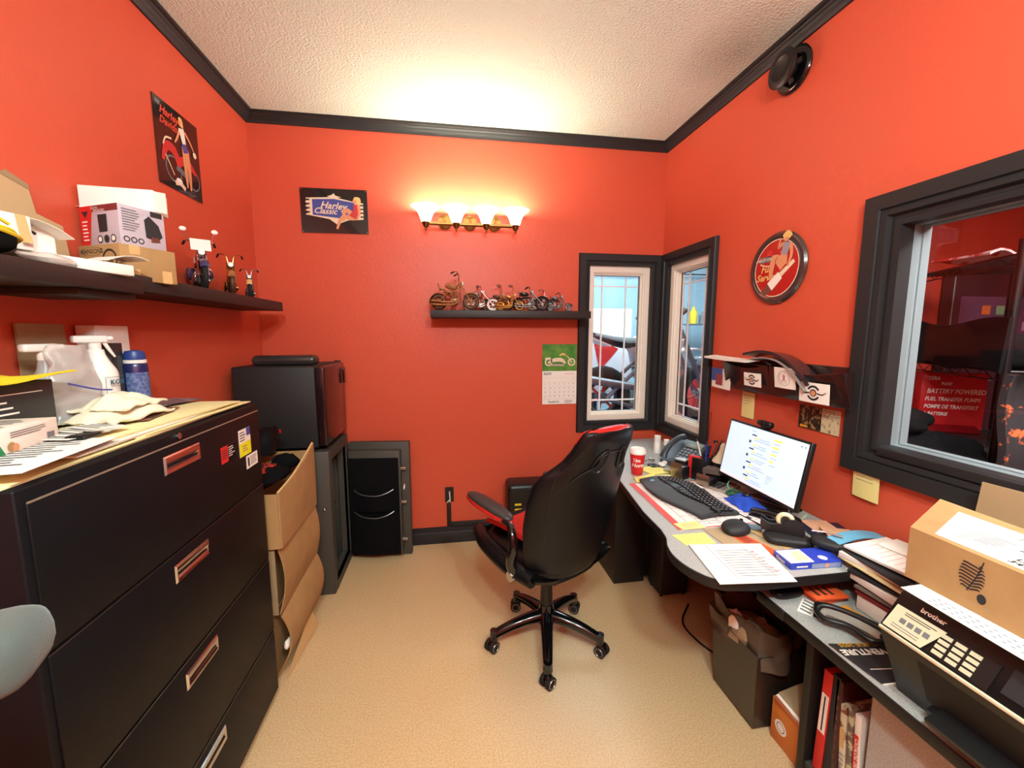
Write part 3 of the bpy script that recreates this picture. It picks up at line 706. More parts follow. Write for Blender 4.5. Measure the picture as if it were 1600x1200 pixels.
for k in range(3): m.ring(F, .085+k*.030, .020, .009, .012, INKD, .001); m.disc(F, .085+k*.030, .020, .008, WHT2 if k != 1 else INKD, .001)
F = R_ @ frame((.0004, 0, 0), (0, 1, 0), (0, 0, 1))
m.lines(F, .008, .045, .058, .115, 9, INK, .001); m.poly([(.072, .035), (.105, .028), (.122, .045), (.112, .08), (.085, .105), (.070, .09)], INKD, .001, None, F); m.poly([(.085, .022), (.115, .026), (.108, .04), (.088, .04)], STEEL, .0012, None, F)
for k in range(3): m.ring(F, .016+k*.02, .020, .006, .009, INKD, .001)
m.rect(F, .09, .105, .125, .122, INKD, .001); m.build('printing', t)
m = MB(R_); m.grid(lambda u, v: (-.175-.055*math.sin(v*1.6), .005+.10*u, .126+.012*math.sin(v*3)-.045*v*v), 4, 6, WHT2, .0012)
m.build('open_flap', t)
t = thing('white_box', 'long plain white carton lying on top of the speaker carton against the wall', 'box')
R_ = fr_yaw(-1.163, 1.585, 1.906, .10)
m = MB(R_); m.box((.0, .0, .0), (.205, .085, .070), WHT2, .0015); m.build('carton', t)
m = MB(R_); m.grid(lambda u, v: (.206+.038*u, -.012*u+.004, .001+.066*v-.008*u), 3, 3, WHT2, .001); m.build('end_flap', t)
# white small boxes
t = thing('white_box', 'open white carton with brown tape inside, standing beside the black and yellow gloves', 'box')
R_ = fr_yaw(-1.04, 1.155, 1.668, -.25)
m = MB(R_); m.box((-.05, -.07, .03), (.05, .05, .11), WHT2, .002); m.build('carton', t)
m = MB(R_); m.grid(lambda u, v: (-.05+.10*v, .05+.09*u, .108-.03*u*u), 5, 3, WHT2, .0012); m.grid(lambda u, v: (.05+.012*v, .04-.02*u, .11-.065*v), 2, 2, CARDL, .001); m.build('lid_flap', t)
t = thing('white_box', 'flat white carton tipped open at the front edge of the left shelf', 'box')
R_ = fr_yaw(-.985, 1.315, 1.668, -.35)
m = MB(R_); m.box((-.055, -.095, 0), (.055, .10, .030), WHT2, .002); m.build('carton', t)
m = MB(R_); m.grid(lambda u, v: (-.05+.10*u, .04+.11*v, .036+.022*math.sin(v*2.4)), 4, 5, WHT2, .0012); m.build('lid_flap', t)
t = thing('white_box', 'upright white carton with torn label in front of the tan cardboard box', 'box')
R_ = fr_yaw(-1.06, 1.245, 1.6985, -.3)
m = MB(R_); m.box((-.045, -.05, 0), (.045, .05, .07), WHT2, .002); m.build('carton', t)
m = MB(R_ @ frame((-.045, -.0505, 0), (1, 0, 0), (0, 0, 1))); m.poly([(.01, .02), (.05, .045), (.08, .04), (.06, .02)], CARDL, .0006); m.build('label', t)
m = MB(R_); m.tube([(-.05, .0, .055), (-.02, -.02, .074), (.03, -.02, .073), (.045, .01, .05)], .004, PLB, 6, sm=4); m.build('strap', t)
m = MB(); Fc = frame((-1.135, 1.16, 1.669), (-.05, 1, 0), (-.08, 0, 1)); m.poly([(0, 0), (.36, 0), (.355, .160), (.27, .175), (.262, .245), (.20, .262), (0, .25)], mat('tan_torn_card', (196, 164, 122), .9), 0, .004, Fc); m.poly([(.18, .255), (.262, .238), (.262, .252), (.20, .270)], CARDD, .0041, .006, Fc)
solo('cardboard_sheet', m, 'torn tan cardboard piece leaning on the wall at shelf left end', 'cardboard')
m = MB(); m.ell((-1.0, 1.035, 1.70), (.07, .10, .032), BLKF, 20, 12, .25, 2, 4, .8); m.ell((-1.02, 1.02, 1.745), (.065, .10, .03), BLKF, 20, 12, .3, 2, 8, .8)
YF = mat('yellow_piping', (226, 196, 40), .7)
t = thing('work_gloves', 'folded black cloth gloves with yellow piping at left end of the shelf', 'gloves')
m.build('glove_body', t)
m = MB()
m.tube([(-.935, .95, 1.728), (-.93, 1.05, 1.722), (-.945, 1.12, 1.712), (-.99, 1.13, 1.70)], .0045, YF, 6, sm=5); m.tube([(-.95, .95, 1.742), (-.955, 1.03, 1.735), (-.94, 1.09, 1.728), (-.955, 1.125, 1.717)], .0035, YF, 6, sm=5); m.tube([(-.975, .95, 1.788), (-.97, 1.05, 1.772), (-.955, 1.11, 1.742)], .0035, YF, 6, sm=5)
m.build('piping', t)
m = MB(); m.ell((-.955, 1.20, 1.681), (.025, .07, .013), mat('clear_wrap', (220, 205, 195), .2, alpha=.6), 16, 8, .5, 3, 5); solo('plastic_wrap', m, 'crumpled clear plastic packaging at shelf front edge beside gloves', 'packaging')
m = MB(); m.box((-.955, 1.215, 1.697), (-.935, 1.285, 1.705), LAV, .001); m.build('x') if False else None
# ================================================================ FILE CABINET
t = thing('file_cabinet', 'black four drawer lateral file cabinet against the left wall', 'file cabinet')
CX0, CX1, CY0, CY1, CT = -1.168, -.725, .785, 1.690, 1.237
m = MB(); m.box((CX0, CY0, .03), (CX1, CY1, CT), CABM, .004); m.box((CX0+.02, CY0+.01, 0), (CX1-.03, CY1-.01, .03), PLB); m.build('body', t)
zs = [.035, .300, .612, .925, 1.213]
WEAR = mat('worn_steel_edge', (176, 160, 140), .4, metal=.6)
for i in range(4):
    z0, z1 = zs[3-i], zs[4-i]
    m = MB(); m.box((CX1-.002, CY0+.015, z0+.004), (CX1+.005, CY1-.008, z1-.004), CABM, .002); d = m.build('drawer', t)
    m = MB(); m.box((CX1+.003, CY0+.016, z1-.0042), (CX1+.0056, CY1-.009, z1-.0028 if i else z1-.001), WEAR if i == 0 else STEEL); m.build('worn_edge', d)
    hz = z1-.048 if i == 0 else z1-.055; m = MB()
    F = frame((CX1+.0052, 1.142, hz-.028), (0, 1, 0), (0, 0, 1))
    ring_prof(m, F, 0.004, .004, .151, .046, [(-.006, -.004), (-.004, .003), (0, .004), (.004, .0)], CHR)
    m.grid(lambda u, v: F @ Vector((.004+.147*u, .006+.038*v, -.002+.006*abs(math.cos(v*PI*1.2)))), 2, 10, CHR)
    m.build('handle', d)
m = MB(); F = frame((CX1+.0005, 1.215, 1.226), (0, 1, 0), (0, 0, 1)); m.lathe([(.009, .0), (.009, .005), (.006, .006), (.001, .0045)], CHR, M=F, seg=18); m.build('lock', t)
def sticker(name, label, y0, z0, y1, z1, mm, deco):
    m = MB(); F = frame((CX1+.0052, y0, z0), (0, 1, 0), (0, 0, 1)); W = y1-y0; H = z1-z0
    m.poly([(0, 0), (W, 0), (W, H), (0, H)], mm, 0, .0006, F); deco(m, F, W, H); solo(name, m, label, 'sticker')
def d1(m, F, W, H): m.rect(F, .042, .0, W, H, CABM, .0009); m.lines(F, .045, .012, W-.005, H-.006, 5, WHT2, .0012, ragged=.5); m.lines(F, .006, .012, .036, H-.01, 4, INKD, .001)
sticker('sticker', 'small red and black label sticker on the top cabinet drawer', 1.405, 1.084, 1.495, 1.138, REDP, d1)
def d2(m, F, W, H): m.rect(F, 0, 0, W, H*.5, mat('highlight_yellow', (240, 230, 30), .5), .0008); m.rect(F, .055, H*.7, W, H, BLU2, .0008); m.lines(F, .006, H*.55, W*.6, H-.006, 4, INKD, .001); m.lines(F, .02, H*.15, W*.7, H*.4, 3, INK, .001)
sticker('sticker', 'white and yellow printed sticker near right end of top cabinet drawer', 1.522, 1.070, 1.606, 1.166, WHT2, d2)
def d3(m, F, W, H): m.rect(F, .01, .008, .022, H-.008, INKD, .001); m.lines(F, .03, .008, W-.006, H-.006, 5, INK, .001)
sticker('sticker', 'small white label sticker below the yellow sticker at cabinet edge', 1.563, 1.016, 1.650, 1.064, WHT2, d3)
# papers and folders on cabinet
def sheet(name, label, cat, F, w_, h_, mm, th=.0012, curl=0., deco=None, group=None, seg=6):
    m = MB(); m.grid(lambda u, v: F @ Vector((w_*(u-.5), h_*(v-.5), curl*((2*u-1)**2*.6+(2*v-1)**3*.4))), seg, seg, mm, th)
    if deco: deco(m, F @ Matrix.Translation((-w_/2, -h_/2, max(th, 0)+.0006)))
    return solo(name, m, label, cat, group)
def dl(x0, y0, x1, y1, n, mm=INK):
    return lambda m, F: m.lines(F, x0, y0, x1, y1, n, mm, .0004)
z = CT+.001
FO = 'file folders along the cabinet front edge'
for k, (xx, yy, a, mm, ln, lb) in enumerate([(-.865, 1.11, .02, CREAM, .66, 'lowest cream file folder at the near end of the cabinet top'), (-.862, 1.40, -.02, CREAM, .56, 'cream file folder at the far end of the cabinet top, by the fridge'), (-.875, 1.24, .03, WHITE, .6, 'long white form under the top folder on the file cabinet'), (-.880, 1.33, -.045, CREAM, .60, 'topmost cream file folder on the file cabinet front')]):
    m = MB(fup(xx, yy, z+k*.0052, a)); m.box((-.115, -ln/2, 0), (.115, ln/2, .0042), mm, .0008); m.box((.100, -ln/2+.02, .0042), (.117, ln/2-.05, .0050), mm); solo('file_folder', m, lb, 'folder', FO)
sheet('paper_sheet', 'white printed sheet hanging over the near corner of the cabinet top', 'paper', fup(-.845, .915, 1.2640, .12), .22, .26, WHITE, .001, .001, dl(.02, .03, .2, .25, 12))
sheet('paper_sheet', 'tan kraft envelope beneath the glove box on the cabinet', 'envelope', fup(-.93, .98, 1.2605, .1), .22, .20, CARDL, .0015)
sheet('paper_sheet', 'pink and white form lying at the back of the cabinet top near the wall', 'paper', fup(-1.03, 1.60, 1.2625, .3), .20, .12, WHITE, .001, 0, dl(.02, .02, .18, .10, 6, mat('pink_ink', (206, 120, 110), .7)))
sheet('magazine', 'glossy grey and white flyer right of the blue spray can', 'flyer', fup(-.965, 1.56, 1.2655, -.25), .12, .20, mat('grey_photo', (130, 125, 130), .35, var=(25, (60, 60, 66), .4, .6)), .0015, 0, dl(.02, .02, .1, .08, 4, WHT2))
sheet('magazine', 'dark magazine with colourful photo cover under the white cloth', 'magazine', fup(-.905, 1.36, 1.2615, .2), .12, .22, mat('dark_photo', (70, 50, 48), .35, var=(30, (150, 90, 70), .45, .6)), .003)
sheet('paper_sheet', 'white sheet at the far right end of the cabinet top', 'paper', fup(-1.03, 1.44, 1.2585, .1), .20, .30, WHITE, .001, 0, dl(.02, .02, .18, .28, 10))
# glove box
t = thing('glove_box', 'white and green glove dispenser box lying on the cabinet near corner', 'box')
R_ = fr_yaw(-.925, .975, 1.2655, .16)
m = MB(R_); m.box((-.06, -.115, 0), (.06, .085, .048), mat('pink_white_card', (236, 218, 205), .5), .002); m.build('carton', t)
m = MB(); F = R_ @ frame((.0603, -.115, 0), (0, 1, 0), (0, 0, 1)); m.poly([(0, 0), (.055, 0), (.03, .048), (0, .048)], GREENP, .0006, None, F); m.lines(F, .07, .028, .19, .042, 3, INK, .0008); m.disc(F, .07, .012, .010, CARD, .001); m.disc(F, .08, .009, .008, SKIN, .0012)
m.rect(F, .165, .008, .185, .02, INK, .001)
F = R_ @ fup(-.06, -.115, .0483); m.poly([(0, 0), (.12, 0), (.12, .05), (.06, .06), (0, .04)], GREENP, .0006, None, F); m.lines(F, .02, .08, .1, .18, 5, INK, .0006); m.build('printing', t)
t = thing('instruction_cards', 'fanned white instruction cards next to the glove box', 'cards')
for k in range(4):
    m = MB(fup(-.868+.004*k, 1.055+.030*k, 1.2655+.0012*k, -.15-.1*k) @ Matrix.Rotation(-.05, 4, 'X')); m.box((-.055, -.035, .0035), (.055, .035, .0043), WHT2); m.lines(Matrix.Translation((0, 0, .0043)), -.045, -.025, .045, .025, 4, INK, .0006); m.build('card', t)
t = thing('key_ring', 'metal keys on a ring beside the instruction cards on the folders', 'keys')
m = MB(); m.torus((-.822, 1.085, 1.273), (0, .2, 1), .016, .0016, STEEL, 20, 6); m.build('ring', t)
for a in (.3, .9): m = MB(fup(-.826, 1.10, 1.2695+a*.002, a)); m.disc(Matrix.Identity(4), 0, .012, .010, STEEL, .001); m.box((-.003, .02, 0), (.003, .05, .002), STEEL); m.build('key', t)
m = MB(); m.box((-.84, 1.03, 1.2655), (-.80, 1.08, 1.275), PLB, .003); m.build('key_fob', t)
# black box with text and yellow sheet
t = thing('product_box', 'black carton with white printed text at the far left of the cabinet top', 'box')
R_ = fr_yaw(-1.06, 1.055, 1.259, .0)
m = MB(R_); m.box((-.10, -.14, 0), (.09, .125, .130), mat('charcoal_card', (38, 42, 44), .5), .002); m.build('carton', t)
m = MB(); F = R_ @ frame((.0903, -.14, 0), (0, 1, 0), (0, 0, 1)); m.rect(F, .02, .105, .235, .107, WHT2, .0006)
for k in range(6): m.rect(F, .03, .022+k*.013, .175-.012*(k % 3), .026+k*.013, WHT2, .0006)
m.build('printing', t)
m = MB(); YC = mat('bright_yellow_cloth', (236, 206, 30), .8); m.grid(lambda u, v: (-1.12+.19*u, .95+.25*v, 1.3935+.010*math.sin(v*5)*math.sin(u*4)+.006), 8, 10, YC, .004); solo('cleaning_cloth', m, 'bright yellow cloth lying on top of the black carton', 'cloth')
# bottles
def spray_head(M, mm):
    m = MB(M); m.cyl((0, 0, 0), (0, 0, .022), .015, mm, seg=18); m.box((-.012, -.030, .022), (.012, .050, .044), mm, .006, seg=3); m.box((-.008, -.045, .030), (.008, -.028, .042), mm, .003)
    m.tube([(0, -.022, .026), (0, -.034, .0), (0, -.046, -.022)], [.006, .005, .003], mm, 8, sm=4); return m
t = thing('spray_bottle', 'white trigger spray bottle of all purpose cleaner on the file cabinet', 'spray bottle')
SX, SY, SZ = -1.05, 1.425, 1.2635
R_ = fr_yaw(SX, SY, SZ, 2.7)
m = MB(fr_yaw(SX, SY, SZ, .4)); m.M = m.M @ Matrix.Diagonal((1, .72, 1, 1)); m.lathe([(.001, 0), (.044, 0), (.047, .008), (.047, .115), (.044, .128), (.030, .155), (.022, .175), (.020, .19), (.001, .19)], WPL, seg=36); m.build('bottle', t)
spray_head(fr_yaw(SX, SY, SZ+.188, 2.6), WPL).build('trigger_head', t)
m = MB(); F = frame((SX+.036, SY-.030, SZ+.012), (.35, 1, 0), (0, 0, 1))
TEAL = mat('teal_print', (40, 90, 110), .5)
for a, b, c, d in ((0, 0, .066, .0012), (0, .095, .066, .0962), (0, 0, .0012, .096), (.065, 0, .066, .096)): m.rect(F, a, b, c, d, TEAL, .0058)
m.text('KOR', F, .012, .074, .019, TEAL, .006, bold=.03); m.text('NATURAL', F, .012, .066, .007, TEAL, .006); m.text('ALL PURPOSE', F, .010, .044, .008, TEAL, .006, bold=.01); m.text('CLEANER', F, .010, .033, .0115, TEAL, .006); m.lines(F, .012, .006, .055, .022, 3, INK, .006)
m.build('label', t)
t = thing('spray_bottle', 'second trigger spray bottle wrapped in a clear plastic bag', 'spray bottle')
SX2, SY2 = -1.075, 1.295
m = MB(); m.lathe([(.001, 0), (.036, 0), (.038, .01), (.038, .10), (.018, .14), (.014, .165), (.001, .165)], mat('translucent_grey_plastic', (190, 185, 180), .3, alpha=.7), c=(SX2, SY2, 1.266), seg=28); m.build('bottle', t)
spray_head(fr_yaw(SX2, SY2, 1.430, PI*.93), WPL).build('trigger_head', t)
t = thing('plastic_bag', 'clear zip bag with blue seal standing on the cabinet left of the cleaner', 'bag')
m = MB(); m.grid(lambda u, v: (-1.02+.045*math.sin(u*2*PI)*(1-.5*v)+.012*noise.noise(Vector((u*6, v*6, 1))), 1.298+(.093*math.cos(u*2*PI))*(1-.45*v)+.012*noise.noise(Vector((u*6, v*6, 5))), 1.266+.205*v+.01*noise.noise(Vector((u*5, v*4, 9)))), 40, 22, BAG); m.build('film', t)
m = MB(); m.tube([(-.972, 1.225, 1.372), (-.966, 1.30, 1.348), (-.975, 1.365, 1.338)], .0025, mat('blue_seal', (70, 74, 170), .4), 6, sm=4); m.build('zip_seal', t)
m = MB(); m.ell((-1.03, 1.27, 1.272), (.03, .06, .008), INKD, 14, 8, .3, 2, 3); solo('black_rubber_part', m, 'small dark item lying under the clear zip bag', 'accessory')
t = thing('product_box', 'tall narrow black carton with fine white text behind the cleaner bottle', 'box')
R_ = fr_yaw(-1.085, 1.512, 1.266, .15); m = MB(R_); m.box((-.02, -.035, 0), (.03, .030, .205), mat('charcoal_card'), .0015); m.build('carton', t)
m = MB(); F = R_ @ frame((.0302, -.035, 0), (0, 1, 0), (0, 0, 1)); m.lines(F, .028, .04, .055, .165, 22, INK, .0006, ragged=.1); m.poly([(.03, .01), (.05, .02), (.04, .035), (.055, .04)], WHT2, .0006, None, F); m.build('printing', t)
t = thing('air_duster_can', 'dark blue aerosol can with blue cap on the file cabinet', 'spray can')
AX, AY, AZ = -1.04, 1.565, 1.2675; NAVY = mat('navy_metal', (26, 34, 86), .3, coat=.3)
m = MB(); m.lathe([(.001, 0), (.032, 0), (.033, .004), (.033, .125), (.030, .137), (.020, .146), (.001, .147)], NAVY, c=(AX, AY, AZ), seg=28); m.build('can', t)
m = MB(); m.lathe([(.0334, .02), (.0334, .105)], mat('can_label', (70, 86, 138), .4, var=(120, (110, 124, 165), .45, .55)), c=(AX, AY, AZ), seg=28, a0=-1.9, a1=.9); m.build('label', t)
m = MB(); m.lathe([(.022, .145), (.029, .148), (.030, .160), (.024, .176), (.001, .180)], BLUEP if False else mat('cap_blue', (36, 62, 128), .4), c=(AX, AY, AZ), seg=24); m.lathe([(.031, .136), (.0315, .146), (.022, .149)], WPL, c=(AX, AY, AZ), seg=24); m.build('cap', t)
t = thing('product_box', 'tall white carton standing against the wall behind the blue can', 'box')
m = MB(fr_yaw(-1.135, 1.60, 1.2655, .0)); m.box((-.03, -.085, 0), (.025, .055, .262), WHT2, .0015); m.build('carton', t)
m = MB(); F = frame((-1.1097, 1.515, 1.2655), (0, 1, 0), (0, 0, 1)); m.disc(F, .04, .19, .012, ORG, .0006); m.lines(F, .03, .03, .11, .06, 3, INK, .0006); m.build('printing', t)
m = MB(); m.box((-1.168, 1.33, 1.2602), (-1.162, 1.475, 1.53), CARDD); solo('cardboard_sheet', m, 'brown cardboard panel leaning on left wall behind the spray bottles', 'cardboard')
m = MB(); m.grid(lambda u, v: (-1.01+.17*u, 1.22+.24*v-.05*u, 1.268+.030*math.sin(u*3.0)*math.sin(v*3.1)+.020*noise.noise(Vector((u*4, v*4, 2)))), 16, 16, mat('off_white_cloth', (236, 226, 200), .95, bump=(300, .4)), .005)
m.grid(lambda u, v: (-.99+.13*u, 1.23+.18*v, 1.296+.034*math.sin(u*3.1)*math.sin(v*3.1)+.016*noise.noise(Vector((u*5, v*5, 8)))), 14, 14, MATS['off_white_cloth'], .005)
solo('cleaning_cloth', m, 'crumpled off white rag in front of the white spray bottle', 'cloth')
# ================================================================ BOX STACK, SAFE, FRIDGE
def open_box(M, w_, d_, h_, mm, wall=.006, lid=None):
    m = MB(M)
    m.box((-w_/2, -d_/2, 0), (w_/2, d_/2, wall), mm)
    m.box((-w_/2, -d_/2, wall), (w_/2, -d_/2+wall, h_), mm); m.box((-w_/2, d_/2-wall, wall), (w_/2, d_/2, h_), mm)
    m.box((-w_/2, -d_/2+wall, wall), (-w_/2+wall, d_/2-wall, h_), mm); m.box((w_/2-wall, -d_/2+wall, wall), (w_/2, d_/2-wall, h_), mm); return m
t = thing('cardboard_box', 'lowest and widest torn cardboard carton of the stack between cabinet and safe', 'box')
m = open_box(fr_yaw(-.96, 1.985, 0, .0), .40, .46, .30, CARD); m.build('carton', t)
m = MB(); m.grid(lambda u, v: (-.757+.065*math.sin(v*2.6)+.012*u, 1.76+.44*u, .02+.28*v+.05*u*v), 10, 10, CARD, .005); m.build('bulging_side', t)
m = MB(); m.grid(lambda u, v: (-.72+.03*u*(1-v), 1.76+.34*u, .008+.09*v*u), 5, 5, CARDL, .004); m.build('torn_flap', t)
t = thing('cardboard_box', 'middle cardboard carton of the stack, slipping sideways below the top carton', 'box')
m = open_box(fr_yaw(-.955, 1.985, .305, .0), .38, .43, .30, CARD); m.build('carton', t)
m = MB(); m.grid(lambda u, v: (-.728+.03*math.sin(v*2.8)+.01*u, 1.760+.44*u, .31+.29*v+.02*u*v), 8, 8, CARD, .005); m.grid(lambda u, v: (-1.13+.40*u, 1.762, .31+.29*v), 3, 3, CARDD, .005); m.build('bulging_side', t)
m = MB(); m.tube([(-.724, 1.80, .34), (-.715, 1.95, .46), (-.712, 2.10, .60), (-.710, 2.20, .68)], .006, CARDE, 6, sm=4); m.build('torn_edge', t)
t = thing('cardboard_box', 'top open cardboard carton with black and red clothing, wedged beside the safe', 'box')
m = MB(); X0, X1, Y0, Y1, Z0 = -1.14, -.697, 1.745, 2.20, .615
m.box((X0, Y0, Z0), (X1, Y1, Z0+.006), CARD)
m.grid(lambda u, v: (X1+.012*math.sin(v*2.5)*math.sin(u*3), Y0+(Y1-Y0)*u, Z0+(.24+.04*u+.05*u*u)*v), 12, 8, CARD, .006)
m.grid(lambda u, v: (X0+(X1-X0)*u, Y0, Z0+.235*v), 3, 3, CARD, .006); m.grid(lambda u, v: (X0+(X1-X0)*u, Y1, Z0+.29*v), 3, 3, CARD, -.006); m.grid(lambda u, v: (X0, Y0+(Y1-Y0)*u, Z0+.26*v), 3, 3, CARD, .006)
m.build('carton', t)
m = MB(); m.tube([(X1, Y0, Z0+.24), (X1+.002, Y0+.14, Z0+.255), (X1+.002, Y0+.28, Z0+.285), (X1, Y1, Z0+.33)], .004, CARDE, 6, sm=4); m.build('top_edge', t)
t = thing('riding_jacket', 'folded black and red quilted gear standing in the top carton', 'clothing')
m = MB(); m.grid(lambda u, v: (-1.06+.22*u, 2.10+.06*v+.02*u, .875+.13*u*.3+.10*math.sin(v*PI*.5)+.010*math.sin(u*20)*.3), 16, 10, LEA, .035); m.build('panel', t)
m = MB(); m.tube([(-1.06, 2.175, .985), (-.95, 2.185, 1.0), (-.84, 2.195, 1.012)], .010, LEAR, 8, sm=4); m.build('red_edge', t)
t = thing('gloves', 'black and orange patterned gloves lying in the top carton', 'gloves')
m = MB(); m.ell((-.85, 1.93, .862), (.12, .15, .035), BLKF, 20, 12, .35, 2.5, 4); m.ell((-.79, 2.10, .885), (.06, .06, .035), BLKF, 14, 9, .3, 2, 2); m.build('glove_body', t)
m = MB(); m.grid(lambda u, v: (-.80-.12*u, 1.84+.20*v, .893+.014*math.sin(u*3)*math.sin(v*3)+.006*noise.noise(Vector((u*9, v*9, 1)))), 14, 14, mat('flame_print', (196, 52, 34), .7, var=(45, (20, 16, 18), .48, .52)), .004); m.build('flame_panel', t)
m = MB(); m.ell((-.708, 1.775, .115+.05), (.010, .03, .018), WHT2, 12, 8, .4, 2, 1); solo('crumpled_paper', m, 'small crumpled white paper poking from the carton stack beside the cabinet', 'paper')
# safe
t = thing('safe', 'dark grey floor safe with its door swung open, carrying the mini fridge', 'safe')
SX0, SX1, SY0, SY1 = -1.155, -.664, 2.357, 2.80
m = MB()
m.box((SX0, SY0, .0), (SX1, SY0+.05, .85), SAFE, .006); m.box((SX0, SY1-.05, 0), (SX1, SY1, .85), SAFE, .006)
m.box((SX0, SY0+.05, .79), (SX1, SY1-.05, .85), SAFE); m.box((SX0, SY0+.05, 0), (SX1, SY1-.05, .055), SAFE); m.box((SX0, SY0+.05, .055), (SX0+.05, SY1-.05, .79), SAFE)
m.build('body', t)
m = MB(); Fs = frame((SX1, SY0+.05, .055), (0, 1, 0), (0, 0, 1)); ring_prof(m, Fs, .0, 0, .343, .735, [(-.03, -.05), (-.012, -.05), (-.012, -.02), (0, -.02), (0, .002)], SAFE); m.build('door_frame', t)
m = MB(); m.box((SX0+.06, SY0+.06, .40), (SX1-.08, SY1-.06, .415), SAFE); m.build('shelf', t)
dm = MB(Matrix.Translation((-.655, 2.80, 0)) @ Matrix.Rotation(-.10, 4, 'Z'))
dm.box((0, -.022, .0), (.395, .022, .79), SAFE, .004); d = dm.build('door', t)
DM = Matrix.Translation((-.655, 2.80, 0)) @ Matrix.Rotation(-.10, 4, 'Z')
q = MB(DM); q.box((.015, -.078, .035), (.345, -.022, .745), SAFE, .004); q.build('inner_panel', d)
q = MB(DM); q.box((.016, -.084, .04), (.335, -.078, .70), BLKF, .001); q.build('fabric_lining', d)
for z0, z1 in ((.05, .34), (.345, .49)):
    q = MB(DM); q.grid(lambda u, v: (.045+.25*u, -.086-.022*math.sin(u*PI)-.008*v*math.sin(u*PI), z0+(z1-z0)*v-.03*v*math.sin(u*PI)), 14, 8, BLKF, .003)
    q.tube([(.045, -.088, z1), (.10, -.112, z1-.024), (.19, -.12, z1-.033), (.255, -.11, z1-.020), (.30, -.089, z1)], .0035, PEWT, 6, sm=4); q.build('pocket', d)
for zz in (.13, .39, .62):
    q = MB(DM); q.cyl((.345, -.052, zz), (.378, -.052, zz), .012, CHR, seg=16); q.cyl((.34, -.052, zz), (.348, -.052, zz), .015, STEEL, seg=16); q.build('locking_bolt', d)
q = MB(DM); q.poly([(.352, .46), (.362, .475), (.362, .505), (.352, .49)], WHT2, 0, .001, frame((0, -.0225, 0), (1, 0, 0), (0, 0, 1))); q.build('sticker', d)
q = MB(); q.cyl((-.652, 2.807, .10), (-.652, 2.807, .16), .010, STEEL, seg=12); q.cyl((-.652, 2.807, .66), (-.652, 2.807, .72), .010, STEEL, seg=12); q.build('hinge', t)
q = MB(); q.lathe([(.001, 0), (.011, 0), (.009, .012), (.001, .016)], STEEL, M=frame((-.70, SY0, .52), (1, 0, 0), (0, 0, 1)), seg=14); q.build('key_lock', t)
# fridge
t = thing('mini_fridge', 'black mini fridge standing on top of the grey safe', 'fridge')
m = MB(); m.box((-1.13, 2.365, .872), (-.715, 2.80, 1.325), PLBM, .008); m.build('cabinet', t)
m = MB(); m.box((-.711, 2.362, .880), (-.664, 2.80, 1.320), mat('gloss_maroon_black', (34, 18, 20), .22, coat=.3), .010, seg=3); d = m.build('door', t)
q = MB(); q.box((-.662, 2.74, 1.19), (-.650, 2.775, 1.29), PLG, .004); q.build('handle', d)
q = MB(); F = frame((-.6632, 2.64, 1.262), (0, 1, 0), (0, 0, 1)); q.text('Danby', F, 0, 0, .018, CHR, .001); q.build('logo', d)
q = MB()
for xx, yy in ((-1.09, 2.39), (-.75, 2.39), (-1.09, 2.77), (-.75, 2.77)): q.cyl((xx, yy, .851), (xx, yy, .873), .014, PLB, seg=12)
q.build('feet', t)
q = MB(); q.box((-.72, 2.79, 1.321), (-.68, 2.80, 1.332), PLB, .002); q.build('hinge_cap', t)
t = thing('laminator', 'rounded black laminator lying on top of the mini fridge', 'office machine')
R_ = fr_yaw(-.90, 2.50, 1.3262, .05)
m = MB(R_); m.box((-.165, -.055, 0), (.165, .055, .055), mat('dark_metallic_plastic', (58, 54, 52), .3, metal=.3), .024, seg=5); m.build('housing', t)
m = MB(R_); m.box((-.120, -.0568, .018), (.130, -.054, .024), PLB); m.build('feed_slot', t)
# ================================================================ OFFICE CHAIR
HX, HY, CA = .455, 1.817, math.radians(28)
CM = fr_yaw(HX, HY, 0, CA)
t = thing('office_chair', 'black and red racing style swivel office chair seen from behind at the desk', 'chair')
for k in range(5):
    a = math.radians(42+72*k)-CA; L_ = Matrix.Rotation(a, 4, 'Z')
    m = MB(CM @ L_)
    def legf(u, v):
        x = .02+.25*u; w_ = .032*(1-u)+.020*u; h_ = .145-.05*u*u-.012*u; th = 2*PI*v
        return (x, w_*math.cos(th), h_+(.024*(1-u)+.017*u)*math.sin(th)-.01*(1 if math.sin(th) < 0 else 0))
    m.grid(legf, 12, 14, PLG); m.cyl((.262, 0, .055), (.262, 0, .105), .019, PLG, seg=16); o = m.build('base_leg', t)
    ca = [1.9, 1.0, .6, 2.4, -.4][k]; R2 = CM @ L_ @ Matrix.Translation((.272, 0, 0)) @ Matrix.Rotation(ca, 4, 'Z')
    q = MB(R2)
    for s in (-1, 1):
        q.cyl((0, s*.008, .027), (0, s*.026, .027), .027, RUB, seg=22); q.torus((0, s*.026, .027), (0, 1, 0), .019, .002, STEEL, 18, 6)
    q.lathe([(.001, .058), (.018, .055), (.024, .045), (.020, .035), (.001, .035)], PLG, c=(0, 0, 0), seg=16); q.build('caster', o)
m = MB(CM); m.cyl((0, 0, .10), (0, 0, .20), .040, PLG, r1=.036, seg=24); m.cyl((0, 0, .20), (0, 0, .36), .031, PLB, r1=.027, seg=24); m.cyl((0, 0, .36), (0, 0, .40), .020, STEEL, seg=16); m.build('gas_column', t)
m = MB(CM); m.box((-.10, -.16, .402), (.10, .12, .432), PLB, .006); m.tube([(.08, 0, .410), (.2, .02, .400), (.24, .03, .395)], .006, PLB, 8, sm=3); m.build('tilt_mechanism', t)
m = MB(CM)
def seatf(u, v):
    th = 2*PI*v; r = math.sin(PI*min(max(u, .001), .999)); return None
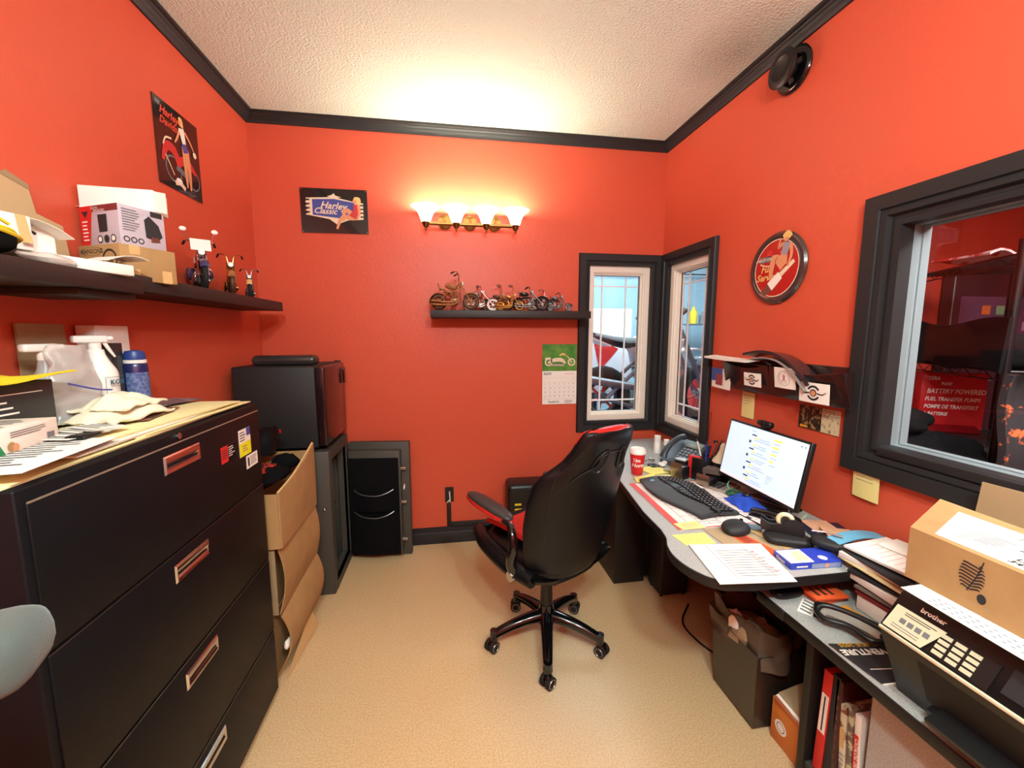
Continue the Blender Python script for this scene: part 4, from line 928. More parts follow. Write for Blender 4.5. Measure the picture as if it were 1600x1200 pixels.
m.ell((0, .05, .490), (.225, .265, .050), LEA, 36, 16, ex=.62); m.build('seat', t)
m = MB(CM)
m.grid(lambda u, v: (-.165+.33*u, -.10+.38*v, .532+.012*math.sin(v*3)+.040*abs(2*u-1)**3-.015*v), 18, 12, LEAR, .018); m.build('red_seat_panel', t)
m = MB(CM)
for s in (-1, 1): m.tube([(s*.215, -.16, .475), (s*.240, -.02, .490), (s*.240, .16, .515), (s*.195, .300, .520)], [.040, .046, .042, .03], LEA, 12, sm=5, flat=.8)
m.tube([(-.19, .30, .510), (0, .325, .495), (.19, .30, .510)], [.03, .04, .03], LEA, 12, sm=4); m.build('seat_bolster', t)
m = MB(CM); m.grid(lambda u, v: (-.24+.48*u, -.19+.46*v, .432+.05*abs(2*u-1)**2.2+.03*v), 16, 8, PLG, .01); m.build('seat_shell', t)
# backrest
BZ = [.435, .465, .53, .61, .72, .83, .905, .945, .975, 1.01, 1.055, 1.10, 1.130, 1.136]
BW = [.150, .200, .232, .250, .262, .264, .256, .236, .204, .176, .160, .150, .135, .10]
BYc = [-.17, -.185, -.20, -.218, -.245, -.272, -.292, -.304, -.316, -.330, -.348, -.366, -.374, -.368]
BWg = [.05, .075, .085, .09, .10, .10, .095, .085, .07, .05, .035, .03, .022, .014]
BT = [.02, .032, .038, .04, .042, .042, .042, .042, .042, .042, .042, .040, .032, .012]
def lerp(A, t_):
    q = t_*(len(A)-1); k = min(int(q), len(A)-2); f = q-k; f = f*f*(3-2*f)*.5+f*.5; return A[k]*(1-f)+A[k+1]*f
def back_pt(t_, s_, off=0, front=False):
    w_ = lerp(BW, t_); y = lerp(BYc, t_)+lerp(BWg, t_)*abs(s_)**2.4; th = lerp(BT, t_)*math.sqrt(max(1-abs(s_)**4, 0))
    return Vector((w_*s_, y+(th if front else -th)+(off if front else -off), lerp(BZ, t_)))
def backf(u, v):
    a = 2*PI*v; s_ = -math.cos(a); front = math.sin(a) < 0
    s_ = math.copysign(abs(s_)**.8, s_); return back_pt(u, s_, 0, front)
m = MB(CM); m.grid(backf, 44, 40, LEA)
m.ell((0, -.17, .440), (.15, .03, .02), LEA, 16, 8); m.build('backrest', t)
def capf(u, v):
    a = 2*PI*v; s_ = -math.cos(a); front = math.sin(a) < 0; s_ = math.copysign(abs(s_)**.8, s_)
    uu = (.955 if not front else .82); return back_pt(uu+(1-uu)*u, s_*1.012, .003, front)+Vector((0, 0, .003*u))
m = MB(CM); m.grid(capf, 10, 40, LEAR); m.ell((0, -.368, 1.132), (.10, .022, .012), LEAR, 20, 8, ex=.8)
m.build('red_headrest_cap', t)
m = MB(CM); m.grid(lambda u, v: back_pt(.12+.55*u, -.5+1.0*v, .004, True), 20, 10, LEAR); m.build('red_front_panel', t)
for s in (-1, 1):
    m = MB(CM); c = [(.60, .24), (.595, .38), (.65, .50), (.725, .48), (.765, .36), (.755, .20)]
    pts = [back_pt(a, s*b, .003) for a, b in c]; ctr = sum(pts, Vector())/len(pts)+Vector((0, .012, 0))
    m.add([ctr]+pts, [(0, i+1, (i+1) % len(pts)+1) for i in range(len(pts))], mat('slot_shade_black', (4, 4, 5), .9)); m.tube(pts, .0035, PLB, 6, sm=4, closed=True); m.build('harness_slot', t)  # black fill paints the dark inside an open slot; no hole is cut
    m = MB(CM); m.tube([back_pt(.735, s*.44, .003), back_pt(.66, s*.40, .004), back_pt(.56, s*.62, .004), back_pt(.42, s*.84, .003)], .003, PLB, 6, sm=6); m.tube([back_pt(.06, s*.82, .002), back_pt(.3, s*.80, .002), back_pt(.5, s*.86, .002), back_pt(.64, s*.90, .002), back_pt(.8, s*.88, .002), back_pt(.93, s*.86, .002)], .0024, PLB, 6, sm=6); m.build('piping', t)
m = MB(CM); m.tube([back_pt(.735, -.44, .003), back_pt(.755, 0, .004), back_pt(.735, .44, .003)], .0024, PLB, 6, sm=6); m.tube([back_pt(.95, -.95, .004), back_pt(.945, 0, .004), back_pt(.95, .95, .004)], .003, LEA, 6, sm=6); m.build('piping', t)
for s in (-1, 1):
    m = MB(CM); m.tube([(s*.245, -.03, .685), (s*.262, -.07, .66), (s*.268, -.085, .60), (s*.268, -.07, .53), (s*.250, -.08, .475)], [.014, .019, .022, .024, .027], PLG, 10, sm=6, flat=1.0)
    m.cyl((s*.245, -.03, .68), (s*.245, .10, .682), .012, PLB, seg=12); m.build('arm_support', t)
    A = CM @ Matrix.Translation((s*.235, .145, .700)) @ Matrix.Rotation(s*-.08 if s < 0 else -.08, 4, 'Z') @ Matrix.Rotation(.10, 4, 'X')
    m = MB(A); m.ell((0, 0, .006), (.040, .160, .020), mat('worn_armrest_pad', (52, 50, 50), .4), 24, 12, ex=.8); o = m.build('armrest_pad', t)
    m = MB(A); m.ell((0, 0, -.006), (.044, .166, .020), LEAR, 24, 12, ex=.8); m.build('red_rim', o)
    m = MB(CM); m.cyl((s*.240, -.075, .475), (s*.282, -.075, .475), .022, CHR, seg=18); m.build('arm_bolt', t)
# ================================================================ DESK AND RETURN
t = thing('desk', 'grey laminate corner desk with wavy black edge along the right wall', 'desk')
DT = .72
OUT = smooth_pts([(x, y, 0) for x, y in ((.86, 1.10), (.815, 1.135), (.785, 1.20), (.778, 1.27), (.792, 1.335), (.818, 1.39), (.833, 1.46))], 6)
OUT = [(p.x, p.y) for p in OUT]+[(.842, 1.625), (.888, 1.93), (.93, 2.2), (.945, 2.835), (1.556, 2.835), (1.556, 1.085), (.95, 1.085)]
m = MB(); m.poly(OUT, BLKL, DT-.032, DT-.0008); m.build('black_edge', t)
c_ = (1.2, 1.8); m = MB(); m.poly([(x+.004*(1 if x < c_[0] else -1), y+.004*(1 if y < c_[1] else -1)) for x, y in OUT], LAM, DT-.0007, DT); m.build('worktop', t)
m = MB(); m.box((.967, 2.20, 0), (1.16, 2.80, DT-.033), BLKL, .003); m.box((1.16, 2.22, .02), (1.52, 2.80, DT-.033), BLKL, .003); m.build('pedestal', t)
m = MB(); m.box((1.49, 1.20, .10), (1.508, 2.20, DT-.033), BLKL, .001); m.build('modesty_panel', t)
t = thing('computer_tower', 'black computer tower on the floor under the desk', 'computer')
m = MB(); m.box((1.174, 2.03, .012), (1.345, 2.18, .45), PLBM, .012); m.build('case', t)
m = MB(); m.cyl((1.173, 2.10, .38), (1.170, 2.10, .38), .008, STEEL, seg=12); m.build('power_button', t)
m = MB()
for xx, yy in ((1.19, 2.05), (1.33, 2.05), (1.19, 2.16), (1.33, 2.16)): m.cyl((xx, yy, 0), (xx, yy, .013), .008, RUB, seg=10)
m.build('feet', t)
m = MB(); m.tube([(1.30, 1.95, .006), (1.18, 1.80, .006), (1.22, 1.60, .007), (1.32, 1.62, .006), (1.36, 1.75, .006), (1.40, 1.9, .006)], .005, RUB, 7, sm=6); solo('power_cord', m, 'black cord looped on the floor in the shadow under the desk', 'cord')
t = thing('bookcase_return', 'lower grey topped return with open bookcase next to the desk, holding the printer', 'desk')
RT = .61
m = MB(); m.box((1.060, -.35, RT-.034), (1.556, 1.078, RT-.0008), BLKL, .003); m.box((1.055, 1.0785, RT-.034), (1.545, 1.195, RT-.0008), BLKL, .003); m.build('black_edge', t)
m = MB(); m.box((1.064, -.345, RT-.0007), (1.543, 1.191, RT), LAM); m.build('worktop', t)
m = MB(); m.box((1.140, 1.040, 0), (1.545, 1.066, RT-.035), BLKL, .001); m.build('side_panel', t)
m = MB(); m.box((1.150, .858, 0), (1.545, .865, RT-.035), BLKL, .001); m.build('side_panel', t)
m = MB(); m.box((1.145, .866, .075), (1.54, 1.039, .095), mat('dusty_dark_laminate', (62, 58, 54), .7), .001); m.build('shelf', t)
m = MB(); m.box((1.52, .866, .096), (1.54, 1.039, RT-.035), BLKL); m.build('back_panel', t)
m = MB(); m.box((1.142, -.34, 0), (1.545, .857, RT-.035), mat('grey_pebble_laminate', (172, 170, 166), .8, var=(220, (192, 188, 182), .45, .6), bump=(200, .1)), .002); m.build('grey_front_cabinet', t)
BG = 'books in the open bookcase'
def book(name, label, cat, y0, y1, zt, mm, deco=None, tilt=0, x0=1.155, dep=.26, z0=.0955):
    T_ = Matrix.Translation((x0, (y0+y1)/2, z0)) @ Matrix.Rotation(tilt, 4, 'X'); w_ = y1-y0
    t = thing(name, label, cat, BG); m = MB(T_); m.box((0, -w_/2, 0), (dep, w_/2, zt), mm, .0015); m.build('cover', t)
    F = T_ @ frame((-.0004, w_/2, 0), (0, -1, 0), (0, 0, 1))
    if deco: m = MB(); deco(m, F, w_, zt); m.build('spine_print', t)
def bk1(m, F, w, h): m.rect(F, .003, h*.40, w-.003, h*.78, WHT2, .0006); m.rect(F, w*.42, h*.42, w*.58, h*.76, INKD, .0009)
book('ring_binder', 'red binder with white spine label, leftmost book in the open bookcase', 'binder', .992, 1.022, .36, REDP, bk1, tilt=.03)
book('ring_binder', 'black binder immediately right of the red binder', 'binder', .966, .988, .37, INKD, None, tilt=.02)
def bk2(m, F, w, h):
    for k in range(9): m.rect(F, w*.35, h*.1+h*.09*k, w*.6, h*.14+h*.09*k, mat('maroon_light', (110, 60, 60), .5), .0006)
book('ring_binder', 'dark maroon comb bound book in the middle of the bookcase', 'binder', .942, .963, .365, mat('maroon_cover', (60, 22, 24), .4), bk2, tilt=-.02)
def bk3(m, F, w, h): m.rect(F, .001, h*.05, w-.001, h*.3, INKD, .0006); m.rect(F, .001, h*.55, w-.001, h*.75, CARDL, .0006); m.lines(F, .002, h*.3, w-.002, h*.5, 4, BLUE_INK, .0008)
BLUE_INK = mat('pale_blue_ink', (120, 140, 160), .6)
book('magazine', 'colour covered parts magazine between maroon binder and catalogue', 'magazine', .918, .935, .30, mat('cream_cover', (210, 200, 170), .5, var=(30, (120, 70, 50), .5, .6)), bk3, tilt=-.05)
book('magazine', 'dark and beige magazine leaning beside the red catalogue', 'magazine', .897, .912, .31, mat('photo_cover', (110, 90, 80), .45, var=(26, (190, 185, 150), .5, .56)), None, tilt=-.05)
def bk4(m, F, w, h): m.rect(F, 0, h*.1, w*.75, h*.80, REDP, .0006); m.text('CATALOG 1500', F, w*.22, h*.76, .014, WHT2, .0009, rot=-PI/2, bold=.02)
book('catalogue', 'red catalogue with white CATALOG 1500 spine at right end of the bookcase', 'catalogue', .873, .891, .31, WHT2, bk4, tilt=-.05)
# waste bin and parcel under the desk
t = thing('waste_bin', 'dark waste bin lined with a crumpled bag beneath the desk end', 'waste bin')
BM = Matrix.Translation((1.225, 1.355, 0)) @ Matrix.Diagonal((.9, 1.0, .86, 1)); SMK = mat('dark_smoke_plastic', (44, 37, 32), .3)
m = MB(BM); m.M = BM @ Matrix.Rotation(PI/4, 4, 'Z')
m.lathe([(.001, .004), (.15, .0), (.165, .01), (.185, .36), (.190, .37), (.183, .365), (.16, .015), (.001, .012)], SMK, seg=4, flat=True); m.build('bin', t)
m = MB(BM)
def bagf(u, v):
    a = 2*PI*u; R = (.135+.02*math.sin(3*a+1))*(1-.1*v)/max(abs(math.cos(a)), abs(math.sin(a)))**.7; n = noise.noise(Vector((math.cos(a)*2.5, math.sin(a)*2.5, v*3)))
    return (R*math.cos(a)*(1+.12*n), R*math.sin(a)*(1+.12*n), .30+.16*v*(1+.5*n))
m.grid(bagf, 40, 10, mat('brown_grey_bag', (84, 70, 58), .25), .001); m.build('bag_liner', t)
m = MB(BM); m.ell((-.03, -.02, .36), (.10, .10, .06), mat('crumpled_brown_paper', (150, 118, 84), .8), 18, 10, .5, 3, 3); m.ell((-.10, .03, .40), (.03, .04, .05), WHT2, 12, 8, .4, 3, 1); m.build('rubbish', t)
t = thing('parcel_box', 'orange cardboard box with round white sticker on the floor beside the bookcase', 'box')
m = MB(); m.box((1.175, 1.073, 0), (1.40, 1.215, .165), mat('orange_card', (206, 120, 50), .6), .002); m.build('carton', t)
m = MB(); F = frame((1.1747, 1.17, .075), (0, -1, 0), (0, 0, 1)); m.disc(F, 0, 0, .026, WHT2, .0006); m.ring(F, 0, 0, .015, .018, INK, .0009); m.build('round_sticker', t)
m = MB(Matrix.Translation((1.20, 1.145, .168)) @ Matrix.Rotation(.0, 4, 'X')); m.box((-.035, -.06, 0), (.18, .05, .018), mat('salmon_pages', (206, 140, 110), .7), .001); solo('paper_bundle', m, 'salmon coloured bundle of forms lying on the orange box', 'paper')
m = MB(Matrix.Translation((1.19, 1.13, .188)) @ Matrix.Rotation(-.25, 4, 'Y') @ Matrix.Rotation(.12, 4, 'X')); m.box((-.03, -.055, 0.01), (.15, .055, .014), WHT2, .001); m.box((-.02, -.055, .0145), (.15, .055, .020), CARDD, .001); solo('paper_bundle', m, 'white and brown sheets tilted on top of the salmon forms', 'paper')
# ================================================================ DESK ITEMS
D1 = DT+.0006
t = thing('desk_pad_calendar', 'large white desk pad calendar with a red edge band under the keyboard', 'desk pad')
def quad(pts, mm, z0, z1, name=None, parent=None, **k):
    m = MB(); m.poly(pts, mm, z0, z1); return m
PD = [(.926, 1.951), (.899, 1.436), (1.315, 1.450), (1.33, 1.93)]
m = MB(); m.poly(PD, mat('pad_paper', (226, 214, 208), .75), D1, D1+.003); m.build('pad', t)
PR = mat('pad_red', (206, 72, 64), .6)
m = MB(); I = Matrix.Translation((0, 0, D1+.003)); m.poly([(.926, 1.951), (.899, 1.436), (.930, 1.437), (.957, 1.950)], PR, .0003, None, I); m.poly([(.93, 1.437), (1.315, 1.45), (1.315, 1.457), (.93, 1.444)], PR, .0003, None, I); m.poly([(.926, 1.951), (1.33, 1.93), (1.33, 1.936), (.926, 1.957)], PR, .0002, None, I)
for k in range(6): m.poly([(.965, 1.47+k*.08), (1.30, 1.475+k*.078), (1.30, 1.477+k*.078), (.965, 1.472+k*.08)], INK, .0004, None, I)
for k in range(8): m.poly([(.97+k*.046, 1.47), (.972+k*.046, 1.47), (.985+k*.046, 1.9), (.983+k*.046, 1.9)], INK, .0004, None, I)
for k in range(30): x_, y_ = .975+random.random()*.28, 1.48+random.random()*.40; m.poly([(x_, y_), (x_+.03, y_), (x_+.03, y_+.004), (x_, y_+.004)], BLUE_INK, .0005, None, I)
m.build('printing', t)
# keyboard (long axis along y)
t = thing('keyboard', 'black wavy ergonomic keyboard with wrist rest on the desk pad', 'keyboard')
KM = Matrix.Translation((1.115, 1.745, D1+.0036)) @ Matrix.Rotation(math.radians(-85), 4, 'Z')  # local x along board (left to right), y away from user
# user sits at -x of desk facing +x: board left end = +y
def kb(u, v, z=0):
    x = -.235+.47*u; wave = .018*math.cos((u-.42)*2*PI*.9)
    y = -.122+.225*v+(-wave*1.4 if v < .5 else wave*.5)*(1 if True else 0)
    zz = .014+.016*math.exp(-((u-.38)/.2)**2)*(.6+.4*v)+.010*math.sin(PI*min(v*1.1, 1))
    return Vector((x, y, zz+z))
m = MB(KM); m.grid(lambda u, v: kb(u, v), 30, 14, mat('charcoal_plastic', (38, 38, 40), .5), -.012); m.build('body', t)
m = MB(KM); m.grid(lambda u, v: kb(.02+.96*u, .02+.38*v, .0012), 30, 6, mat('wrist_rest', (58, 58, 60), .65)); m.build('wrist_rest', t)
m = MB(KM); KC = mat('key_black', (16, 16, 17), .45)
keys = []
for r in range(5):
    for c in range(20):
        u0 = .055+c*.0465
        if .69 < u0 < .705 or u0 > .96: continue
        if r == 0 and 4 <= c <= 8:
            if c != 4: continue
            u1 = u0+.0465*5-.006
        else: u1 = u0+.040
        v0 = .44+r*.098; p = [kb(u0, v0, .003), kb(u1, v0, .003), kb(u1, v0+.082, .003), kb(u0, v0+.082, .003)]
        top = [q+Vector((0, 0, .005)) for q in p]; c0 = sum(top, Vector())/4; top = [c0+(q-c0)*.82 for q in top]
        keys.append((p, top))
for n, (p, top) in enumerate(keys):
    k = MB(KM); k.add(p+top, [(4, 5, 6, 7), (0, 1, 5, 4), (1, 2, 6, 5), (2, 3, 7, 6), (3, 0, 4, 7)], KC); k.add([sum(top, Vector())/4+Vector((dx, dy, .0003)) for dx, dy in ((-.002, -.0015), (.001, -.0015), (.001, .002), (-.002, .002))], [(0, 1, 2, 3)], WHT2); k.build('key', t)
m = MB(KM); m.grid(lambda u, v: kb(.10+.05*u, .2+.09*v, .0022), 2, 2, mat('blue_sticker', (120, 170, 210), .4)); m.grid(lambda u, v: kb(.36+.12*u, .945+.035*v, .003), 3, 2, WHT2); m.build('sticker', t)
t = thing('computer_mouse', 'black wireless mouse on the orange and tan mat near the desk pad', 'mouse')
MM_ = Matrix.Translation((1.115, 1.392, D1+.0048)) @ Matrix.Rotation(-1.35, 4, 'Z')
m = MB(MM_); m.ell((0, 0, .012), (.043, .058, .026), PLBM, 24, 12, ex=.85, rot=Matrix.Rotation(.25, 3, 'Y')); m.build('shell', t)
m = MB(MM_); m.cyl((-.012, .038, .034), (-.006, .038, .034), .008, RUB, seg=14); m.build('scroll_wheel', t)
t = thing('mouse_mat', 'tan and orange printed mat poking out under the mouse', 'mat')
m = MB(); m.poly([(1.0, 1.432), (1.15, 1.432), (1.205, 1.24), (1.01, 1.20)], mat('tan_mat', (170, 146, 112), .7), D1, D1+.002); m.build('mat_sheet', t)
m = MB(); I = Matrix.Translation((0, 0, D1+.002)); m.poly([(1.07, 1.43), (1.115, 1.43), (1.17, 1.21), (1.09, 1.205)], ORG, .0003, None, I); m.poly([(1.08, 1.39), (1.12, 1.385), (1.135, 1.31), (1.095, 1.30)], mat('rust_print', (160, 62, 40), .6), .0005, None, I); m.poly([(1.165, 1.43), (1.21, 1.43), (1.25, 1.25), (1.205, 1.24)], CARDL, .0003, None, I); m.build('printing', t)
def note(name, label, pts, mm, z, th=.0006, cat='note', inkq=None, group=None, nl=4):
    m = MB(); m.poly(pts, mm, z, z+th); c = sum((Vector((*p, 0)) for p in pts), Vector())/len(pts)
    u = (Vector((*pts[1], 0))-Vector((*pts[0], 0))); v = (Vector((*pts[-1], 0))-Vector((*pts[0], 0))); F = frame((pts[0][0], pts[0][1], z+th), u, v)
    F = frame((pts[0][0], pts[0][1], z+th), u, v)
    if F.to_3x3().col[2].z < 0: return solo(name, m, label, cat, group)
    m.lines(F, u.length*.15, v.length*.2, u.length*.85, v.length*.85, nl, inkq or INK, .0003, th=.0016)
    return solo(name, m, label, cat, group)
note('sticky_note', 'bright yellow sticky note on the bare desk near the front curve', [(.864, 1.325), (.985, 1.325), (.990, 1.408), (.852, 1.408)], YEL, D1)
note('sticky_note', 'pale yellow sticky note stuck on the near corner of the desk pad', [(.915, 1.434), (1.02, 1.436), (1.012, 1.502), (.906, 1.490)], YELP, D1+.0040)
note('sticky_note', 'two part yellow note pad just in front of the red coffee cup', [(.975, 1.965), (1.10, 1.985), (1.13, 2.075), (.990, 2.03)], YEL, D1, .006)
note('sticky_note', 'yellow writing pad behind the cup with a curled edge', [(1.11, 2.06), (1.24, 2.08), (1.20, 2.20), (1.08, 2.17)], YEL, D1, .008)
note('sticky_note', 'yellow note sheet sliding under the far end of the keyboard', [(1.08, 1.975), (1.20, 1.97), (1.215, 2.045), (1.125, 2.05)], YELP, D1+.001, .003)
t = thing('paper_sheet', 'white printed spreadsheet page overhanging the front of the desk', 'paper')
pg = [(.828, 1.085), (1.078, 1.060), (1.140, 1.29), (.872, 1.325)]
m = MB(); m.poly(pg, WHITE, D1+.0026, D1+.0044); m.build('page', t)
F = frame((.828, 1.085, D1+.0044), (.25, -.025, 0), (.0, .24, 0)); m = MB()
m.lines(F, .09, .03, .23, .20, 11, INK, .0004, th=.003, ragged=.1); m.rect(F, .075, .02, .077, .23, INK, .0004); m.rect(F, .205, .03, .207, .22, INK, .0005); m.lines(F, .215, .05, .245, .19, 7, PR, .0006, th=.004, ragged=.6); m.lines(F, .02, .05, .05, .18, 10, BLUE_INK, .0004, th=.0015); m.build('printing', t)
t = thing('coffee_cup', 'red paper coffee cup with white lid and white script at the desk', 'cup')
CXc, CYc = 1.040, 2.100
m = MB(); m.lathe([(.001, .0), (.030, 0), (.031, .004), (.042, .122), (.042, .126)], mat('cup_red', (206, 30, 34), .4), c=(CXc, CYc, D1), seg=32); m.build('cup', t)
m = MB(); m.lathe([(.042, .118), (.045, .120), (.046, .130), (.043, .134), (.041, .146), (.038, .148), (.034, .143), (.001, .143)], WPL, c=(CXc, CYc, D1), seg=32); m.build('lid', t)
m = MB()
def cuptext(st, z0, sz, a0):
    k = (st, .25, .03)
    tmp = MB(); tmp.text(st, Matrix.Identity(4), 0, 0, sz, WHT2, 0, shear=.25, bold=.03)
    vs = [v.co.copy() for v in tmp.bm.verts]; idx = {v: i for i, v in enumerate(tmp.bm.verts)}; fs = [tuple(idx[v] for v in f.verts) for f in tmp.bm.faces]; tmp.bm.free()
    out = []
    for v in vs:
        r = .031+.011*(z0+v.y)/.122+.0006; a = a0+v.x/r; out.append((CXc+r*math.cos(a), CYc+r*math.sin(a), D1+z0+v.y))
    m.add(out, fs, WHT2)
cuptext('Tim', .078, .028, -2.75); cuptext('Hortons', .048, .030, -2.9); m.build('script_lettering', t)
PILL = 'pill bottles near the phone'
for (x_, y_, h_, r_, c2, lb) in ((1.36, 2.47, .10, .022, WPL, 'white pill bottle with white cap, left of the pair by the desk phone'), (1.375, 2.385, .095, .017, mat('grey_label', (140, 128, 124), .5), 'narrower pill bottle with grey label, right of the pair by the desk phone')):
    t = thing('pill_bottle', lb, 'bottle', PILL)
    m = MB(); m.lathe([(.001, 0), (r_, 0), (r_, h_*.7), (r_*.8, h_*.76), (r_*.8, h_*.8), (.001, h_*.8)], c2, c=(x_, y_, D1), seg=22); m.build('bottle', t)
    m = MB(); m.lathe([(.001, h_*.77), (r_*.95, h_*.77), (r_*.95, h_*1.15), (.001, h_*1.16)], WPL, c=(x_, y_, D1), seg=22); m.build('cap', t)
# desk phone
t = thing('desk_phone', 'grey blue desk phone with a tall curved handset in the window corner', 'phone')
PM = Matrix.Translation((1.40, 2.21, D1)) @ Matrix.Rotation(math.radians(-72), 4, 'Z') @ Matrix.Rotation(0.0, 4, 'X')
PHC = mat('slate_plastic', (62, 72, 82), .45)
m = MB(PM); ph = [(-.10, 0), (.10, 0), (.10, .125), (.07, .13), (-.10, .025)]; m.poly(ph, PHC, -.10, .10, frame((0, 0, 0), (0, 1, 0), (0, 0, 1))); m.build('base', t)
SL = PM @ frame((0, -.10, .027), (1, 0, 0), (0, .17, .105))
m = MB(SL); 
for r in range(5):
    for c in range(3): m.box((-.02+c*.024, .03+r*.022, 0), (-.004+c*.024, .044+r*.022, .004), mat('key_grey', (130, 140, 148), .5), .001)
for r in range(6): m.box((.058, .02+r*.025, 0), (.072, .034+r*.025, .003), MATS['key_grey'], .001)
m.build('keypad', t)
m = MB(SL); m.box((-.025, .145, 0), (.085, .19, .004), mat('lcd_grey', (120, 135, 130), .3), .001); m.build('display', t)
m = MB(SL); m.tube([(-.068, .0, .018), (-.070, .03, .036), (-.070, .10, .050), (-.070, .17, .036), (-.068, .20, .018)], [.024, .020, .017, .020, .024], PLBM if False else mat('handset_slate', (50, 60, 68), .4), 14, sm=6, flat=.8); m.build('handset', t)
# pen cup and contents
t = thing('pen_cup', 'dark mesh pen holder beside the phone', 'pen holder')
m = MB(); m.lathe([(.001, .003), (.036, 0), (.038, .003), (.038, .088), (.036, .088), (.036, .006), (.001, .006)], PLBM, c=(1.455, 2.09, D1), seg=26); m.build('cup', t)
PENS = [((1.44, 2.07), (1.425, 2.05, .17), BLUEP, 'blue pen leaning in the pen holder, furthest left'), ((1.45, 2.10), (1.42, 2.13, .165), WHT2, 'white pen standing in the dark pen holder'), ((1.46, 2.09), (1.47, 2.05, .175), REDP, 'red pen standing in the dark pen holder'), ((1.465, 2.075), (1.50, 2.03, .18), INKD, 'black marker standing in the dark pen holder'), ((1.47, 2.10), (1.52, 2.10, .16), STEEL, 'silver pen leaning right in the dark pen holder')]
for (a, b), (c, d, h_), mm, lb in PENS:
    t = thing('pen', lb, 'pen', 'pens in the pen holder'); m = MB(); p0, p1 = Vector((a, b, D1+.008)), Vector((c, d, D1+h_)); m.cyl(p0, p1, .0048, mm, seg=10); m.build('barrel', t)
    m = MB(); m.cyl(p1, p1+(p1-p0).normalized()*.012, .0056, INKD if mm != INKD else STEEL, seg=10); m.build('cap', t)
m = MB(); m.cyl((1.535, 2.215, D1), (1.549, 2.20, 1.04), .0022, PLB, r1=.0014, seg=8); m.cyl((1.535, 2.215, D1), (1.535, 2.215, D1+.03), .012, PLB, seg=14); solo('antenna', m, 'thin black whip antenna rising beside the right window trim', 'antenna')
m = MB(); m.box((1.555, 2.0, .83), (1.556, 2.001, .831), PLB) if False else None
t = thing('mask_figure', 'cream and black bell shaped mascot cap standing on the desk by the monitor', 'ornament')
m = MB(); q = Matrix.Translation((1.455, 1.945, D1+.115))
m.M = q; m.lathe([(.001, .085), (.012, .083), (.018, .07), (.022, .045), (.035, .015), (.052, -.008), (.055, -.018), (.030, -.022), (.001, -.010)], mat('bone_plastic', (214, 196, 166), .5), seg=24); m.build('cream_shell', t)
m = MB(q); m.lathe([(.001, -.115), (.038, -.114), (.045, -.08), (.048, -.03), (.045, -.018), (.001, -.016)], PLB, seg=24); m.build('dark_base', t)
t = thing('label_holder', 'tall red and black upright pack between phone and stapler stack', 'pack')
m = MB(Matrix.Translation((1.315, 1.985, D1)) @ Matrix.Rotation(-1.0, 4, 'Z')); m.box((-.03, -.012, 0), (.03, .012, .125), REDP, .002); m.build('red_front', t); m = MB(Matrix.Translation((1.325, 1.965, D1)) @ Matrix.Rotation(-1.0, 4, 'Z')); m.box((-.03, .0, 0), (.03, .022, .115), PLB, .002) if False else m.box((-.03, -.016, 0), (.03, -.0065, .12), PLB, .002); m.build('black_back', t)
def puncher(x, y, a, lb, hh=.075):
    t = thing('card_holder', lb, 'desk accessory', 'metal fronted holders behind the keyboard'); T_ = Matrix.Translation((x, y, D1)) @ Matrix.Rotation(a, 4, 'Z')
    m = MB(T_); m.box((-.030, -.012, 0), (.030, .055, hh*.8), PLB, .008); m.build('body', t)
    m = MB(T_); m.grid(lambda u, v: (-.034+.068*u, -.016-.012*math.sin(v*2.6), .012+hh*.95*v), 4, 10, mat('pewter_sheet', (176, 158, 138), .3, metal=.9), .002); m.build('metal_front', t)
puncher(1.225, 1.985, -1.15, 'metal fronted card holder nearest the phone, behind keyboard top', .088)
puncher(1.295, 1.855, -1.15, 'metal fronted card holder nearer the monitor, behind the keyboard', .06)
m = MB(Matrix.Translation((1.275, 2.045, D1)) @ Matrix.Rotation(-1.0, 4, 'Z')); m.box((-.03, -.02, .0), (.03, .02, .085), PLB, .004); m.box((-.028, -.018, .085), (.028, .018, .094), mat('pale_blue_plastic', (190, 205, 212), .4), .002); solo('usb_hub', m, 'black block with pale blue top between phone and card holder', 'electronics')
m = MB(); m.poly([(1.315, 1.915), (1.375, 1.855), (1.40, 1.865), (1.40, 1.93), (1.37, 1.95)], mat('taupe_plastic', (92, 80, 74), .4), D1+.055, D1+.08); m.poly([(1.335, 1.915), (1.375, 1.875), (1.395, 1.88), (1.395, 1.925), (1.37, 1.94)], PLB, D1, D1+.055); solo('tape_measure_stand', m, 'dark wedge topped tray standing left of the monitor', 'desk accessory')
# keys pile and small things
KP = MB()
for k in range(7):
    a = random.random()*6; KP.ell((1.185+.045*math.cos(a)*random.random()*1.3, 2.30+.08*math.sin(a), D1+.012+.004*k), (.022, .012, .005), PLB if k % 2 else STEEL, 12, 6, rot=Matrix.Rotation(a, 3, 'Z'))
KP.torus((1.20, 2.24, D1+.02), (.2, .2, 1), .018, .0015, STEEL, 18, 6); solo('key_bunch', KP, 'tangled bunch of black keys and fobs behind the coffee cup', 'keys')
m = MB(); m.box((1.165, 2.165, D1), (1.215, 2.225, D1+.014), PLB, .004); solo('mobile_phone', m, 'small black flip device between cup and keys', 'electronics')
m = MB(); m.ell((1.245, 2.20, D1+.012), (.022, .03, .012), WPL, 12, 8); m.ell((1.28, 2.23, D1+.012), (.015, .02, .012), WPL, 12, 8); solo('earbud_case', m, 'small white plastic pieces on the desk between keys and yellow pad', 'electronics')
m = MB(); m.tube([(1.20, 2.10, D1+.014), (1.29, 2.06, D1+.012), (1.31, 2.10, D1+.02)], .008, mat('olive_metal', (150, 146, 120), .4), 8, sm=3, flat=.5); solo('letter_opener', m, 'grey olive metal strip lying at the end of the yellow pad', 'desk accessory')
